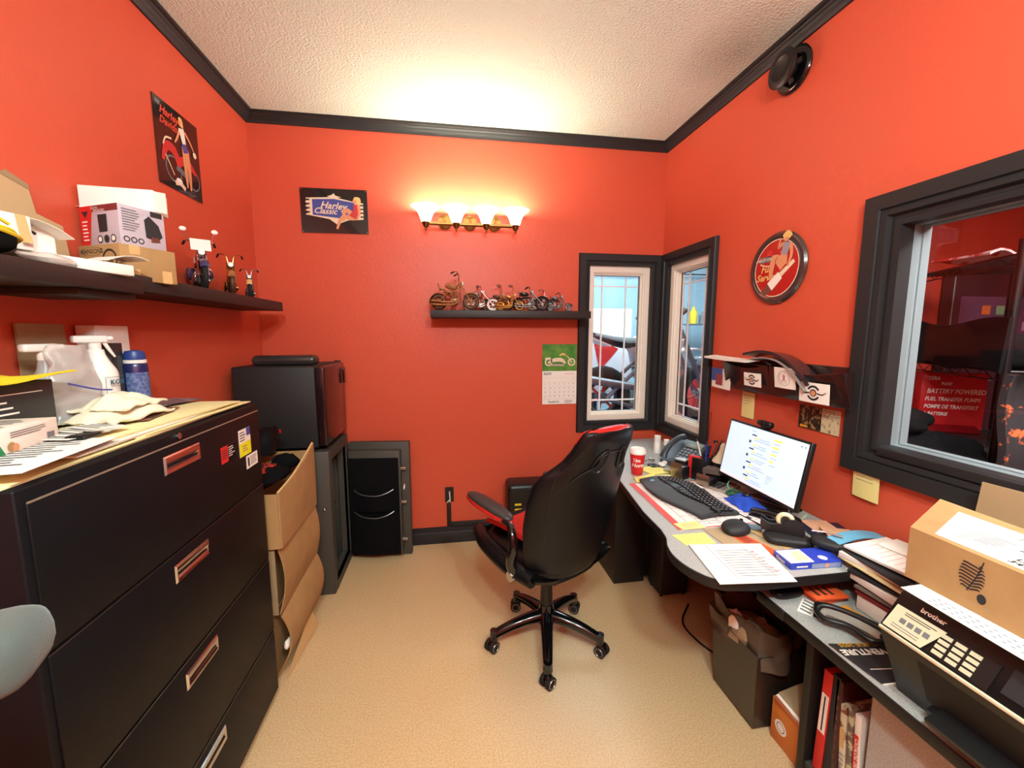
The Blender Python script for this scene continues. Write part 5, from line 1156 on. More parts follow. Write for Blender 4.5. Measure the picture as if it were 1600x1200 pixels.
t = thing('calculator', 'grey desk calculator with dark keys lying below the monitor', 'calculator')
Q = Matrix.Translation((1.375, 1.835, D1)) @ Matrix.Rotation(math.radians(-62), 4, 'Z')
m = MB(Q); m.box((-.055, -.08, 0), (.055, .08, .014), mat('warm_grey_plastic', (150, 138, 128), .4), .004); m.build('body', t)
for r in range(5):
    for c in range(4): m = MB(Q); m.box((-.044+c*.023, -.068+r*.018, .014), (-.027+c*.023, -.056+r*.018, .018), INKD if c < 3 else INK, .001); m.build('button', t)
m = MB(Q); m.box((-.045, .035, .014), (.045, .068, .0165), PLG, .001); m.build('display', t)
# monitor
t = thing('monitor', 'black computer monitor showing a white page with yellow highlights', 'monitor')
mx, my, mz, ti = 1.385, 1.612, .934, .182
nrm = Vector((-math.cos(-.02), 0.02, 0)); u_ = Vector((-.02, -1, 0)).normalized(); v_ = Vector((0, 0, 1))*math.cos(ti)-nrm.normalized()*math.sin(ti)
F = frame((mx, my, mz), u_, v_); W_, H_ = .484, .288
m = MB(F); m.box((-W_/2, -H_/2, -.022), (W_/2, H_/2, 0), PLB, .004); m.box((-.13, -.09, -.045), (.13, .09, -.0221), PLBM, .01); m.build('housing', t)
SCR = mat('lit_screen', (200, 226, 250), .3, emit=.60)
m = MB(F); m.poly([(-W_/2+.009, -H_/2+.014), (W_/2-.009, -H_/2+.014), (W_/2-.009, H_/2-.009), (-W_/2+.009, H_/2-.009)], SCR, .0006)
SY_ = mat('screen_yellow', (240, 226, 110), .3, emit=.55); SI = mat('screen_grey', (120, 136, 156), .3, emit=.45); SD = mat('screen_dark', (50, 60, 84), .3, emit=.35); SP = mat('screen_taskbar', (240, 214, 214), .3, emit=.55)
I = Matrix.Identity(4)
for k in range(7):
    yy = .098-k*.032; m.rect(I, -.075, yy, -.045, yy+.006, SD, .001) if k % 2 == 0 else m.rect(I, -.085, yy-.004, -.072, yy+.008, SD, .001)
    m.rect(I, -.058, yy-.012, -.030, yy-.006, SY_, .0012); m.rect(I, -.026, yy-.010, .035-.01*(k % 3), yy-.008, SI, .001); m.rect(I, -.055, yy-.020, .045-.02*(k % 2), yy-.018, SI, .001)
    if k < 4: m.rect(I, .055, yy+.005, .105-.008*k, yy+.014, SY_, .0012); m.rect(I, .06, yy-.008, .095, yy-.006, SI, .001)
for k in range(4): m.rect(I, .06, -.055-k*.010, .10-.006*k, -.053-k*.010, SI, .001)
m.rect(I, -W_/2+.009, -H_/2+.014, W_/2-.009, -H_/2+.021, SP, .001); m.rect(I, -.08, .118, -.05, .120, SI, .001); m.disc(I, .20, .118, .003, SD, .0012, 10); m.disc(I, .218, .118, .003, SD, .0012, 10)
m.build('screen', t)
m = MB(); m.tube([(1.445, my, .93), (1.475, my, .88), (1.475, my, .76)], [.020, .024, .026], PLB, 12, sm=3, flat=1.6); m.box((1.39, my-.10, D1), (1.535, my+.10, D1+.014), PLB, .006); m.build('stand', t)
t = thing('webcam', 'black webcam clipped on the top edge of the monitor', 'webcam')
Q = F @ Matrix.Translation((-.02, H_/2+.0205, -.002))
m = MB(Q); m.box((-.042, -.014, -.018), (.042, .014, .012), PLB, .011, seg=4); m.build('body', t)
m = MB(Q); m.cyl((0, 0, .012), (0, 0, .018), .010, PLG, seg=20); m.torus((0, 0, .016), (0, 0, 1), .012, .002, PLBM, 20, 6); m.build('lens', t)
m = MB(Q); m.box((-.012, -.0203, -.03), (.012, -.013, .006), PLBM, .002); m.box((-.010, -.05, -.030), (.010, -.0203, -.0235), PLBM, .002); m.build('clip', t)
m = MB(); m.tube([(1.40, 1.80, D1+.06), (1.375, 1.795, D1+.03), (1.38, 1.775, D1+.005), (1.395, 1.76, D1+.003)], .003, mat('green_cable', (90, 170, 130), .4), 7, sm=5); solo('network_cable', m, 'green cable curling under the left corner of the monitor', 'cable')
m = MB(); m.tube([(1.45, 1.50, D1+.05), (1.43, 1.475, D1+.015), (1.425, 1.45, D1+.006), (1.435, 1.425, D1+.012), (1.45, 1.41, D1+.04)], .003, mat('pale_green_cable', (170, 200, 160), .4), 7, sm=5); solo('network_cable', m, 'pale green cable loop hanging below the right half of the monitor', 'cable')
m = MB(); m.tube([(1.33, 1.73, D1+.008), (1.36, 1.70, D1+.02), (1.40, 1.71, D1+.012), (1.38, 1.75, D1+.02), (1.34, 1.75, D1+.012), (1.37, 1.70, D1+.006), (1.41, 1.685, D1+.01)], .005, mat('dark_green_cord', (30, 96, 66), .6), 8, sm=5); solo('lanyard', m, 'dark green cord bundled left of the blue cloth', 'cord')
BLC = mat('blue_microfiber', (30, 74, 190), .85, bump=(300, .4))
m = MB(); m.grid(lambda u, v: (1.272+.105*u+.01*v, 1.545+.15*v-.02*u, D1+.004+.028*math.sin(u*3)*math.sin(v*3.1)+.012*noise.noise(Vector((u*4, v*4, 2)))+.03*u*v), 18, 18, BLC, .003); solo('cleaning_cloth', m, 'bright blue cloth crumpled in front of the monitor stand', 'cloth')
m = MB(); m.box((1.30, 1.42, D1), (1.315, 1.62, D1+.004), STEEL, .001) if False else None
t = thing('stapler', 'black stapler lying between the blue cloth and the tape dispenser', 'stapler')
Q = Matrix.Translation((1.325, 1.470, D1)) @ Matrix.Rotation(-.95, 4, 'Z'); m = MB(Q); m.box((-.07, -.018, 0), (.07, .018, .010), PLB, .003); m.build('base', t)
m = MB(Q @ Matrix.Translation((-.065, 0, .012)) @ Matrix.Rotation(-.10, 4, 'Y')); m.box((0, -.016, 0), (.135, .016, .022), PLG, .007); m.build('arm', t)
t = thing('scissors', 'steel scissors leaning over the blue cloth', 'scissors')
m = MB(); m.poly([(0, -.004), (.13, -.001), (.13, .001), (0, .006)], STEEL, 0, .002, Matrix.Translation((1.35, 1.60, D1+.046)) @ Matrix.Rotation(-.95, 4, 'Z') @ Matrix.Rotation(.10, 4, 'Y')); m.build('blade', t)
m = MB(); m.torus((1.345, 1.625, D1+.048), (0, .1, 1), .014, .004, PLG, 18, 7); m.build('handle', t)
t = thing('steel_ruler', 'long dark metal strip with white windows right of the desk pad', 'ruler')
Q = Matrix.Translation((1.245, 1.525, D1+.004)) @ Matrix.Rotation(-1.42, 4, 'Z'); m = MB(Q); m.box((-.13, -.010, 0), (.13, .010, .003), INKD, .001); m.build('strip', t)
for k in range(3): m = MB(Q); m.rect(Matrix.Identity(4), -.10+k*.075, -.006, -.05+k*.075, .006, WHT2, .0036); m.build('white_window', t)
m = MB(Matrix.Translation((1.205, 1.405, D1+.0032)) @ Matrix.Rotation(-.8, 4, 'Z')); m.box((-.03, -.02, 0), (.03, .02, .008), mat('slate_blue_rubber', (90, 108, 120), .5), .002); solo('eraser', m, 'small slate blue block right of the mouse', 'desk accessory')
# tape dispenser
t = thing('tape_dispenser', 'black desktop tape dispenser holding a roll of clear tape', 'tape dispenser')
Q = Matrix.Translation((1.252, 1.312, D1+.033)) @ Matrix.Rotation(-.70, 4, 'Z') @ Matrix.Scale(.84, 4)
Fp = Q @ frame((0, 0, 0), (1, 0, 0), (0, 0, 1))
m = MB(); m.poly([(-.085, 0), (.075, 0), (.08, .02), (.065, .062), (.045, .072), (.01, .066), (-.01, .042), (-.055, .034), (-.088, .052), (-.09, .03)], PLB, -.028, -.018, Fp); m.poly([(-.085, 0), (.075, 0), (.08, .02), (.065, .062), (.045, .072), (.01, .066), (-.01, .042), (-.055, .034), (-.088, .052), (-.09, .03)], PLB, .018, .028, Fp); m.poly([(-.085, 0), (.075, 0), (.08, .02), (.03, .012), (-.05, .022), (-.088, .03)], PLB, -.018, .018, Fp); m.build('body', t)
m = MB(); CR_ = Q @ Vector((.005, 0, .054)); ax = (Q.to_3x3() @ Vector((0, 1, 0))).normalized(); m.torus(CR_, ax, .022, .009, mat('tape_roll', (226, 220, 176), .35), 26, 8, flat=1.0); m.build('tape_roll', t)
m = MB(); m.cyl(CR_-ax*.017, CR_+ax*.017, .014, PLBM, seg=18); m.build('hub', t)
t = thing('zip_case', 'rounded black case under the tape dispenser', 'case')
m = MB(Matrix.Translation((1.250, 1.285, D1+.0165)) @ Matrix.Rotation(-.45, 4, 'Z')); m.ell((0, 0, 0), (.080, .046, .0165), PLBM, 28, 12, ex=.6); m.build('shell', t)
# blue and white book on desk
t = thing('filter_box', 'flat blue and white product carton at the right end of the desk', 'box')
pts = [(1.115, 1.125), (1.300, 1.115), (1.330, 1.205), (1.128, 1.214)]
m = MB(); m.poly(pts, mat('royal_blue_card', (40, 62, 176), .4), D1, D1+.020); m.build('carton', t)
m = MB(); I = Matrix.Translation((0, 0, D1+.020)); m.poly([(1.120, 1.130), (1.205, 1.126), (1.222, 1.206), (1.131, 1.210)], WHT2, .0004, None, I); m.poly([(1.15, 1.14), (1.2, 1.138), (1.213, 1.195), (1.175, 1.197)], CREAM, .0007, None, I); m.disc(I, 1.255, 1.145, .014, WHT2, .0006)
F = frame((1.115, 1.1246, D1), (.185, -.010, 0), (0, 0, 1)); m.rect(F, .075, .002, .18, .018, mat('pale_slate', (130, 140, 180), .5), .0006); m.rect(F, .02, .007, .06, .012, WHT2, .0008); m.disc(F, .13, .01, .007, SKIN, .0009)
F = frame((1.128, 1.214, D1), (-.013, -.089, 0), (0, 0, 1)); m.text('Osram', F, .015, .004, .016, WHT2, .0008, shear=.2, bold=.03); m.build('printing', t)
t = thing('glasses_case', 'open black glasses case resting on the blue carton', 'case')
Q = Matrix.Translation((1.335, 1.190, D1+.039)) @ Matrix.Rotation(-.9, 4, 'Z'); m = MB(Q); m.ell((0, 0, .0), (.062, .038, .0185), PLBM, 24, 12, ex=.7); m.build('lower_shell', t)
m = MB(Q); m.tube([(-.06, .01, .026), (-.02, .018, .030), (.03, .015, .030)], .004, CHR, 8, sm=4); m.build('wire_frame', t)
ENV = 'pink envelopes by the wall'
for k, (x_, y_, a, lb) in enumerate([(1.455, 1.345, -.25, 'pink beige envelope, further one leaning against right wall'), (1.445, 1.255, -.45, 'pink beige envelope, nearer one behind the tape dispenser')]):
    m = MB(Matrix.Translation((x_, y_, D1+.026+.012*k-.006)) @ Matrix.Rotation(a, 4, 'Z')); m.box((-.05, -.055, 0), (.05, .055, .0015), mat('pink_envelope', (214, 160, 130), .7)); m.lines(Matrix.Translation((0, 0, .0015)), -.03, -.03, .03, .03, 4, CARDE, .0004); solo('envelope', m, lb, 'envelope', ENV)
m = MB(Matrix.Translation((1.455, 1.30, D1)) @ Matrix.Rotation(-.3, 4, 'Z')); m.box((-.075, -.095, 0), (.075, .095, .0185), mat('navy_folder', (28, 30, 56), .5), .002); solo('notebook', m, 'dark navy notebook stack beneath the pink envelopes', 'notebook')
m = MB(); m.grid(lambda u, v: (1.33+.20*u, 1.155+.05*v+.02*u*(1-u), D1+.052+.014*math.sin(u*2.9)+.002*v), 14, 4, mat('light_blue_cover', (96, 160, 190), .5), .004); solo('folder', m, 'curved light blue folder lying by the wall at the desk end', 'folder')
# messy papers between desk and printer
PG = 'papers piled between desk and printer'
pile = [(1.427, 1.020, 0.7835, 0.20, 0.24, .12, WHITE, 'white sheet with colour print, topmost of the pile by the wall', .009), (1.414, 1.020, 0.7710, 0.23, 0.22, -.12, INKD, 'black folder directly below the topmost white sheet', .005), (1.420, 1.020, 0.7530, 0.22, 0.24, .08, WHT2, 'white bundle third from the top of the paper pile', .017), (1.413, 1.015, 0.7450, 0.23, 0.23, -.05, CREAM, 'cream folder just under the thick white bundle in the pile', .006), (1.417, 0.985, 0.7230, 0.23, 0.23, .10, INKD, 'black binder folder in the middle of the pile between desk and printer', .010), (1.414, 0.985, 0.7000, 0.24, 0.22, -.08, WHT2, 'thick white folder in the lower half of the paper pile', .022), (1.414, 0.970, 0.6820, 0.23, 0.20, .06, mat('grey_folder', (120, 112, 104), .6), 'grey brown folder low in the paper pile', .010), (1.415, 0.975, 0.6640, 0.23, 0.18, .03, mat('maroon_folder', (120, 36, 40), .6), 'dark red folder near the bottom of the paper pile', .010), (1.417, 0.965, 0.6125, 0.23, 0.18, -.04, WHITE, 'bundle of white papers at the bottom of the pile', .048)]
for (x_, y_, z_, w_, h_, a, mm, lb, th) in pile:
    m = MB(Matrix.Translation((x_, y_, z_)) @ Matrix.Rotation(a, 4, 'Z') ); m.box((-w_/2, -h_/2, 0), (w_/2, h_/2, th), mm, .001)
    if lb.startswith('white sheet'): m.lines(Matrix.Translation((0, 0, th)), -.08, -.09, .08, .10, 9, mat('pink_table', (214, 150, 140), .7), .0004, th=.002, ragged=.2)
    solo('paper_stack', m, lb, 'paper', PG)
m = MB(Matrix.Translation((1.49, 1.015, .7935)) @ Matrix.Rotation(.2, 4, 'Z')); m.box((-.05, -.10, 0), (.05, .10, .006), WHITE, .002); solo('paper_ream', m, 'thin stack of blank white paper on the pile against the right wall', 'paper')
for k, lb in enumerate(['orange striped booklet, lowest of three on the return just below the desk edge', 'rust coloured booklet between the two orange striped booklets', 'orange striped booklet, topmost of three on the return just below the desk edge']):
    t = thing('booklet', lb, 'booklet', 'orange booklets on the return'); Q = Matrix.Translation((1.255-.006*k, 1.125-.004*k, RT+.001+.009*k)) @ Matrix.Rotation(.15-.1*k, 4, 'Z')
    m = MB(Q); m.box((-.06, -.035, 0), (.06, .035, .008), ORG if k != 1 else mat('rust_print'), .001); m.build('cover', t)
    m = MB(Q @ Matrix.Translation((0, 0, .008))); I = Matrix.Identity(4)
    for x_ in (-.04, -.015, .01): m.rect(I, x_, -.02, x_+.010, .025, INKD, .0004)
    m.build('black_stripes', t)
m = MB(Matrix.Translation((1.255, .985, RT+.0006)) @ Matrix.Rotation(.06, 4, 'Z')); m.box((-.030, -.10, 0), (.032, .085, .004), ORGE, .001); solo('envelope', m, 'long orange manila envelope on the return beside the goggles', 'envelope')
t = thing('desk_pouch', 'flat shiny black pouch tucked at the far end of the return', 'pouch')
m = MB(Matrix.Translation((1.135, 1.155, RT+.016)) @ Matrix.Rotation(.1, 4, 'Z')); m.ell((0, 0, 0), (.062, .030, .015), LEA, 22, 10, ex=.7); m.build('body', t)
t = thing('leaflet', 'black and white striped leaflet on the return near the black pouch', 'leaflet')
Q = Matrix.Translation((1.160, 1.075, RT+.0006)) @ Matrix.Rotation(-2.5, 4, 'Z'); m = MB(Q); m.box((-.045, -.035, 0), (.045, .035, .001), WHT2); m.build('page', t)
m = MB(Q @ Matrix.Translation((0, 0, .001))); I = Matrix.Identity(4)
for k in range(4): m.poly([(-.04+k*.02, -.03), (-.03+k*.02, -.03), (-.022+k*.02, 0), (-.032+k*.02, 0)], INK, .0003, None, I)
m.rect(I, -.045, .006, .045, .024, INKD, .0003); m.text('2 FOR 79', I, -.035, .009, .014, WHT2, .0006, bold=.02); m.build('printing', t)
t = thing('goggles', 'black safety goggles with strap lying on the return', 'goggles')
Q = Matrix.Translation((1.175, .965, RT+.0065)) @ Matrix.Rotation(-1.1, 4, 'Z') @ Matrix.Scale(1.12, 4)
m = MB(Q); m.tube([(-.075, 0, .02), (-.06, .025, .028), (0, .034, .03), (.06, .025, .028), (.075, 0, .02), (.05, -.025, .016), (0, -.014, .02), (-.05, -.025, .016)], .008, PLB, 8, sm=4, closed=True); m.build('frame', t)
m = MB(Q); m.grid(lambda u, v: (-.065+.13*u, -.015+.035*v, .022+.008*math.sin(u*PI)), 10, 3, mat('smoke_lens', (170, 160, 150), .15, alpha=.7), .001); m.build('lens', t)
m = MB(Q); m.tube([(-.075, 0, .02), (-.085, .05, .012), (-.03, .075, .010), (.05, .07, .012), (.09, .03, .014), (.075, 0, .02)], .006, BLKF, 8, sm=5, flat=.5); m.tube([(.06, .0, .02), (.11, .01, .012), (.12, -.03, .008)], .010, PLB, 8, sm=4); m.build('strap', t)
t = thing('magazine', 'black Venture 2025 catalogue upside down on the front edge of the return', 'catalogue')
pts = [(1.068, .932), (1.080, .792), (1.235, .788), (1.220, .905)]
m = MB(); m.poly([(a+.004, b-.004) for a, b in pts], WHITE, RT+.0005, RT+.004); m.poly(pts, INKD, RT+.004, RT+.0055); m.build('pages', t)
F = frame((1.232, .905, RT+.0055), (-.150, .022, 0), (-.014, -.13, 0)); 
F = frame((1.083, .930, RT+.0055), (.0, -1, 0), (1, 0, 0)); m = MB()
F = frame((1.205, .918, RT+.0058), (-1, .12, 0), (-.12, -1, 0)); m.text('VENTURE', F, .0, .028+.0, .028, WHT2, .0004, bold=.04, sx=1.05); m.text('GUIDE 2025', F, .0, .004, .020, GOLD_INK if False else mat('gold_ink', (190, 140, 40), .5), .0004, bold=.03, sx=1.1); m.rect(F, .02, .095, .10, .098, WHT2, .0004); m.build('cover_lettering', t)
# ================================================================ PRINTER AND CARTONS
t = thing('printer', 'large black multifunction printer with keypad on the return', 'printer')
Y1_, Y0_ = .776, .20
pf = [(1.106, RT), (1.075, .69), (1.032, .785), (1.030, .797), (1.085, .878), (1.10, .895), (1.50, .900), (1.50, RT)]
Fx = frame((0, 0, 0), (1, 0, 0), (0, 0, 1))   # n = -y
m = MB(); m.poly(pf, mat('satin_black_plastic', (15, 15, 16), .34), -Y1_, -Y0_, Fx); m.build('housing', t)
m = MB(); FF = frame((1.106, .70, RT), (0, -1, 0), (-.076, 0, .187)); m.poly([(.0, .05), (.46, .05), (.46, .17), (.0, .17)], mat('tray_recess_shade', (7, 7, 8), .7), .0005, .002, FF); m.build('tray_recess', t)  # flat dark sheet, shade of the tray opening painted on the front
m = MB(); m.poly([(.01, .0), (.45, .0), (.45, .048), (.01, .048)], PLB, .001, .020, FF); m.poly([(.03, .05), (.43, .05), (.43, .062), (.03, .062)], PLB, .001, .05, FF); m.build('paper_tray', t)
m = MB(); m.box((1.026, Y0_, .792), (1.034, Y1_, .799), mat('cream_strip', (220, 210, 180), .4), .001); m.build('trim_strip', t)
SLn = Vector((1.085-1.030, 0, .878-.797)); FS = frame((1.0295, Y1_, .7975), (0, -1, 0), tuple(SLn))
m = MB(); LBL = mat('cream_label', (206, 200, 168), .5)
m.poly([(.004, .006), (.085, .006), (.108, .066), (.008, .066)], LBL, .0006, .0012, FS)
for k in range(4): m.poly([(.028+k*.016, .030), (.040+k*.016, .030), (.040+k*.016, .042), (.028+k*.016, .042)], INK, .0015, None, FS)
m.lines(FS, .03, .050, .095, .060, 2, INKD, .0015, th=.0018); m.lines(FS, .018, .012, .08, .024, 2, INK, .0015, th=.0018); m.build('instruction_label', t)
m = MB(); m.poly([(.092, .006), (.20, .006), (.20, .066), (.112, .066)], PLB, .0007, .0025, FS); m.build('keypad_panel', t)
for r in range(3):
    for c in range(4): m = MB(); x_ = .104+r*.025; m.poly([(x_, .012+c*.0132), (x_+.019, .012+c*.0132), (x_+.019, .021+c*.0132), (x_, .021+c*.0132)], mat('button_cream', (196, 192, 160), .5), .0025, .0045, FS); m.build('button', t)
m = MB(); m.poly([(.215, .02), (.55, .02), (.55, .08), (.215, .08)], PLBM, .0005, .0015, FS); m.build('display_cover', t)
m = MB(); m.text('brother', FS, .055, .101, .020, CHR, .0, bold=.02) if False else m.text('brother', FS, .050, .077, .0155, WHT2, .0014, bold=.03); m.build('logo', t)
m = MB(); m.box((1.105, Y0_+.01, .896), (1.50, Y1_-.008, .9025), PLB, .002); m.build('scanner_lid', t)
m = MB(); m.poly([(1.052, .757), (1.40, .770), (1.40, .25), (1.02, .25)], WHITE, .9032, .9042); I = Matrix.Translation((0, 0, .9042)); [m.rect(I, 1.058+.013*k, .70-.014*q_, 1.0615+.013*k, .7065-.014*q_, BLUE_INK, .0004) for k in range(3) for q_ in range(20)]; solo('paper_sheet', m, 'white leaflet hanging over the front of the printer under the carton', 'paper')
t = thing('cardboard_box', 'tan shipping carton with white label and leaf print on the printer', 'box')
bz0, bz1 = .9048, 1.032; q4 = [(1.112, .795), (1.385, .925), (1.335, .30), (1.105, .30)]
m = MB(); m.poly(q4, CARD, bz0, bz1); m.build('carton', t)
m = MB(); I = Matrix.Translation((0, 0, bz1)); m.poly([(1.128, .755), (1.330, .845), (1.325, .31), (1.122, .31)], WHT2, .0005, .001, I); m.build('shipping_label', t)
m = MB(); FT = frame((1.128, .755, bz1+.001), (0, -1, 0), (1, 0, 0))
def bars(m, F, x, y, w, h, n):
    for k in range(n):
        if random.random() < .75: m.rect(F, x+w*k/n, y, x+w*(k+.55)/n, y+h, INKD, .0005)
bars(m, FT, .050, .150, .055, .035, 15); bars(m, FT, .085, .085, .075, .045, 15); bars(m, FT, .175, .012, .045, .030, 12); bars(m, FT, .235, .030, .05, .030, 12)
m.lines(FT, .010, .030, .035, .12, 8, INK, .0005, th=.003); m.text('Cust PO 1 2 5 10', FT, .080, .140, .012, INKD, .0006, bold=.02); m.lines(FT, .035, .050, .075, .12, 6, INK, .0005, th=.004); m.text('LPN', FT, .120, .032, .022, INKD, .0006, bold=.03); m.text('3474', FT, .120, .010, .022, INKD, .0006, bold=.03)
m.build('label_printing', t)
m = MB(); FL = frame((1.1118, .795, bz0), (-.007, -.495, 0), (0, 0, 1)); lc = (.130, .072)
for k in range(8):
    yy = -.026+k*.0075; w1 = .006+.010*math.sin((k+1)/9*PI)
    m.strip(FL, [(lc[0]-.004+.002*k, lc[1]+yy), (lc[0]-.012-w1*.5, lc[1]+yy+.004), (lc[0]-.010-w1, lc[1]+yy+.001)], [.0015, .0018, .0008], INKD, .0008)
    m.strip(FL, [(lc[0]-.004+.002*k, lc[1]+yy), (lc[0]+.004+w1*.6, lc[1]+yy+.006), (lc[0]+.004+w1, lc[1]+yy+.004)], [.0015, .0018, .0008], INKD, .0008)
m.strip(FL, [(lc[0]-.008, lc[1]-.030), (lc[0]+.006, lc[1]+.01), (lc[0]+.014, lc[1]+.045)], .0012, INKD, .0009); m.disc(FL, lc[0]+.018, lc[1]-.036, .008, INKD, .0008, 16, ry=.011); m.disc(FL, lc[0]+.030, lc[1]-.052, .005, CARDD, .0008, 14, ry=.004)
m.build('leaf_print', t)
t = thing('cardboard_box', 'brown open carton behind the shipping carton against the window trim', 'box')
m = MB(); m.grid(lambda u, v: (1.46+.02*v, .895-.55*u, .91+.178*v+.01*u), 6, 4, CARDD, .004); m.box((1.40, .40, .9048), (1.52, .84, .98), CARDD, .002); m.build('carton', t)
# ================================================================ RIGHT WALL ITEMS
DA = mat('dark_smoked_acrylic', (40, 24, 24), .12, coat=.6)
def pocket(lb, y0, y1, z0, z1, papers):
    t = thing('wall_file_holder', lb, 'file holder', 'wall file holders')
    m = MB(); m.box((1.552, y1+.005, z0+.01), (1.5605, y0-.005, z1+.015), DA, .002); m.build('back_plate', t)
    m = MB(); m.grid(lambda u, v: (1.505-.035*v, y0+(y1-y0)*u+(.012*(1-2*u))*(1-v), z0+(z1-z0)*v-.022*math.sin(PI*u)*v), 14, 6, DA, .004)
    for yy, q in ((y0-.012, 1), (y1+.012, -1)): m.poly([(1.505, z0), (1.552, z0+.008), (1.552, z1), (1.470, z1)], DA, -yy-.002, -yy+.002, Fx)
    m.box((1.505, y1+.012, z0), (1.553, y0-.012, z0+.005), DA); m.build('front_pocket', t)
pocket('smoked wall file holder, far one beside the right window', 2.01, 1.70, 1.215, 1.355, 0)
pocket('smoked wall file holder, near one beside the large window', 1.69, 1.325, 1.215, 1.355, 0)
sheet('paper_sheet', 'white papers fanned flat on top of the far wall file holder', 'paper', frame((1.505, 2.01, 1.362), (0, 1, .02), (-1, 0, -.12)), .34, .075, WHITE, .010, .004)
m = MB(); m.grid(lambda u, v: (1.545-.085*v-.01*u, 1.86-.40*u, 1.385+.035*math.sin(u*2.8+.3)-.10*u*u*u+.01*v), 18, 6, mat('dark_glossy_cover', (44, 40, 42), .25, coat=.3), .012); solo('magazine', m, 'black glossy magazine bent over the wall file holders', 'magazine')
m = MB(); m.grid(lambda u, v: (1.545-.09*v-.01*u, 1.80-.33*u, 1.366+.022*math.sin(u*2.8+.3)-.11*u*u*u+.01*v), 18, 6, mat('grey_page', (140, 132, 128), .5), .006); solo('magazine', m, 'grey magazine under the black one, drooping into the near holder', 'magazine')
def card(name, lb, F, w_, h_, mm, deco, cat='card', group=None, curl=.003):
    t = thing(name, lb, cat, group); m = MB(); m.grid(lambda u, v: F @ Vector((w_*u, h_*v, curl*math.sin(PI*u))), 6, 2, mm, .0008); m.build('sheet', t)
    m = MB(); deco(m, F @ Matrix.Translation((0, 0, curl+.0012)), w_, h_); m.build('printing', t)
def emblem(m, F, w, h):
    r = h*.38; m.ring(F, w/2, h/2, r*.72, r, INKD, 0, a0=.5, a1=PI-.5); m.ring(F, w/2, h/2, r*.72, r, INKD, 0, a0=PI+.5, a1=2*PI-.5); m.disc(F, w/2, h/2, r*.5, INKD, .0003); m.disc(F, w/2, h/2-.001, r*.36, SKIN, .0006)
    for s in (-1, 1): m.strip(F, [(w/2+s*r*.55, h/2), (w/2+s*r*1.3, h/2-.003), (w/2+s*w*.42, h/2+.008)], [.003, .0025, .0008], INKD, .0003)
GC = 'business cards taped to the file holders'
card('business_card', 'cream business card with winged round emblem on the far file holder', frame((1.474, 1.850, 1.246), (-.0, -1, .0), (-.1, 0, 1)), .115, .066, WHT2, emblem, group=GC)
card('business_card', 'larger winged emblem card at the lower edge of the near file holder', frame((1.468, 1.512, 1.222), (0, -1, 0), (-.06, 0, 1)), .140, .082, WHT2, emblem, group=GC)
def ribbon(m, F, w, h):
    m.ring(F, w/2, h/2, .032, .0335, INK, 0); m.ring(F, w/2, h/2, .022, .023, INK, 0); m.strip(F, [(w/2-.008, h/2-.014), (w/2+.004, h/2+.006), (w/2, h/2+.013), (w/2-.004, h/2+.006), (w/2+.008, h/2-.014)], .0022, mat('pink_ribbon', (190, 60, 80), .5), .0003)
    for k in range(14):
        a = PI*(1-k/13.); m.text('GOOD SHOP CREW'[k], F, w/2+.0275*math.cos(a)-.002, h/2+.0275*math.sin(a)-.002, .007, INK, .0003, rot=a-PI/2)
card('sticker_sheet', 'square cream sticker with a pink awareness ribbon on the near file holder', frame((1.470, 1.650, 1.262), (0, -1, 0), (-.12, .15, 1)), .115, .092, WHT2, ribbon, cat='sticker')
def post(m, F, w, h): m.rect(F, 0, h*.35, w*.6, h, BLU2, 0); m.rect(F, w*.25, h*.15, w*.62, h*.7, mat('print_brick', (150, 50, 46), .5), .0002); m.rect(F, w*.66, .0, w, h*.9, WHT2, .0003)
card('photo_card', 'blue and red picture card with white slips clipped beside the window trim', frame((1.515, 2.165, 1.20), (-.12, -1, 0), (-.0, 0, 1)), .19, .11, WHT2, post)
def nt_(m, F, w, h): m.lines(F, w*.15, h*.5, w*.8, h*.92, 4, INK, 0, th=.002)
card('sticky_note', 'tall pale yellow note hanging under the far file holder', frame((1.558, 1.962, 1.062), (0, -1, -.0), (0, 0, 1)), .090, .135, YELP, nt_, cat='note')
card('sticky_note', 'yellow handwritten note stuck below the corner of the large window', frame((1.548, 1.316, .882), (.0, -1, -.02), (-.06, -.06, 1)), .098, .128, YELP, nt_, cat='note')
def photo(m, F, w, h):
    m.rect(F, 0, 0, w*.58, h, mat('dark_photo_print', (40, 32, 26), .4, var=(60, (170, 130, 80), .5, .62)), 0); m.rect(F, .01, .004, w*.25, .014, mat('amber_print', (220, 150, 40), .5), .0003)
    m.rect(F, w*.58, 0, w, h, mat('map_print', (206, 190, 150), .5, var=(60, (130, 110, 80), .55, .62)), 0); m.lines(F, w*.62, h*.6, w*.95, h*.95, 4, INK, .0003, th=.0016)
card('postcard', 'photo and map postcard on the red wall above the monitor', frame((1.558, 1.597, 1.088), (0, -1, 0), (0, 0, 1)), .195, .102, WHT2, photo, curl=.001)
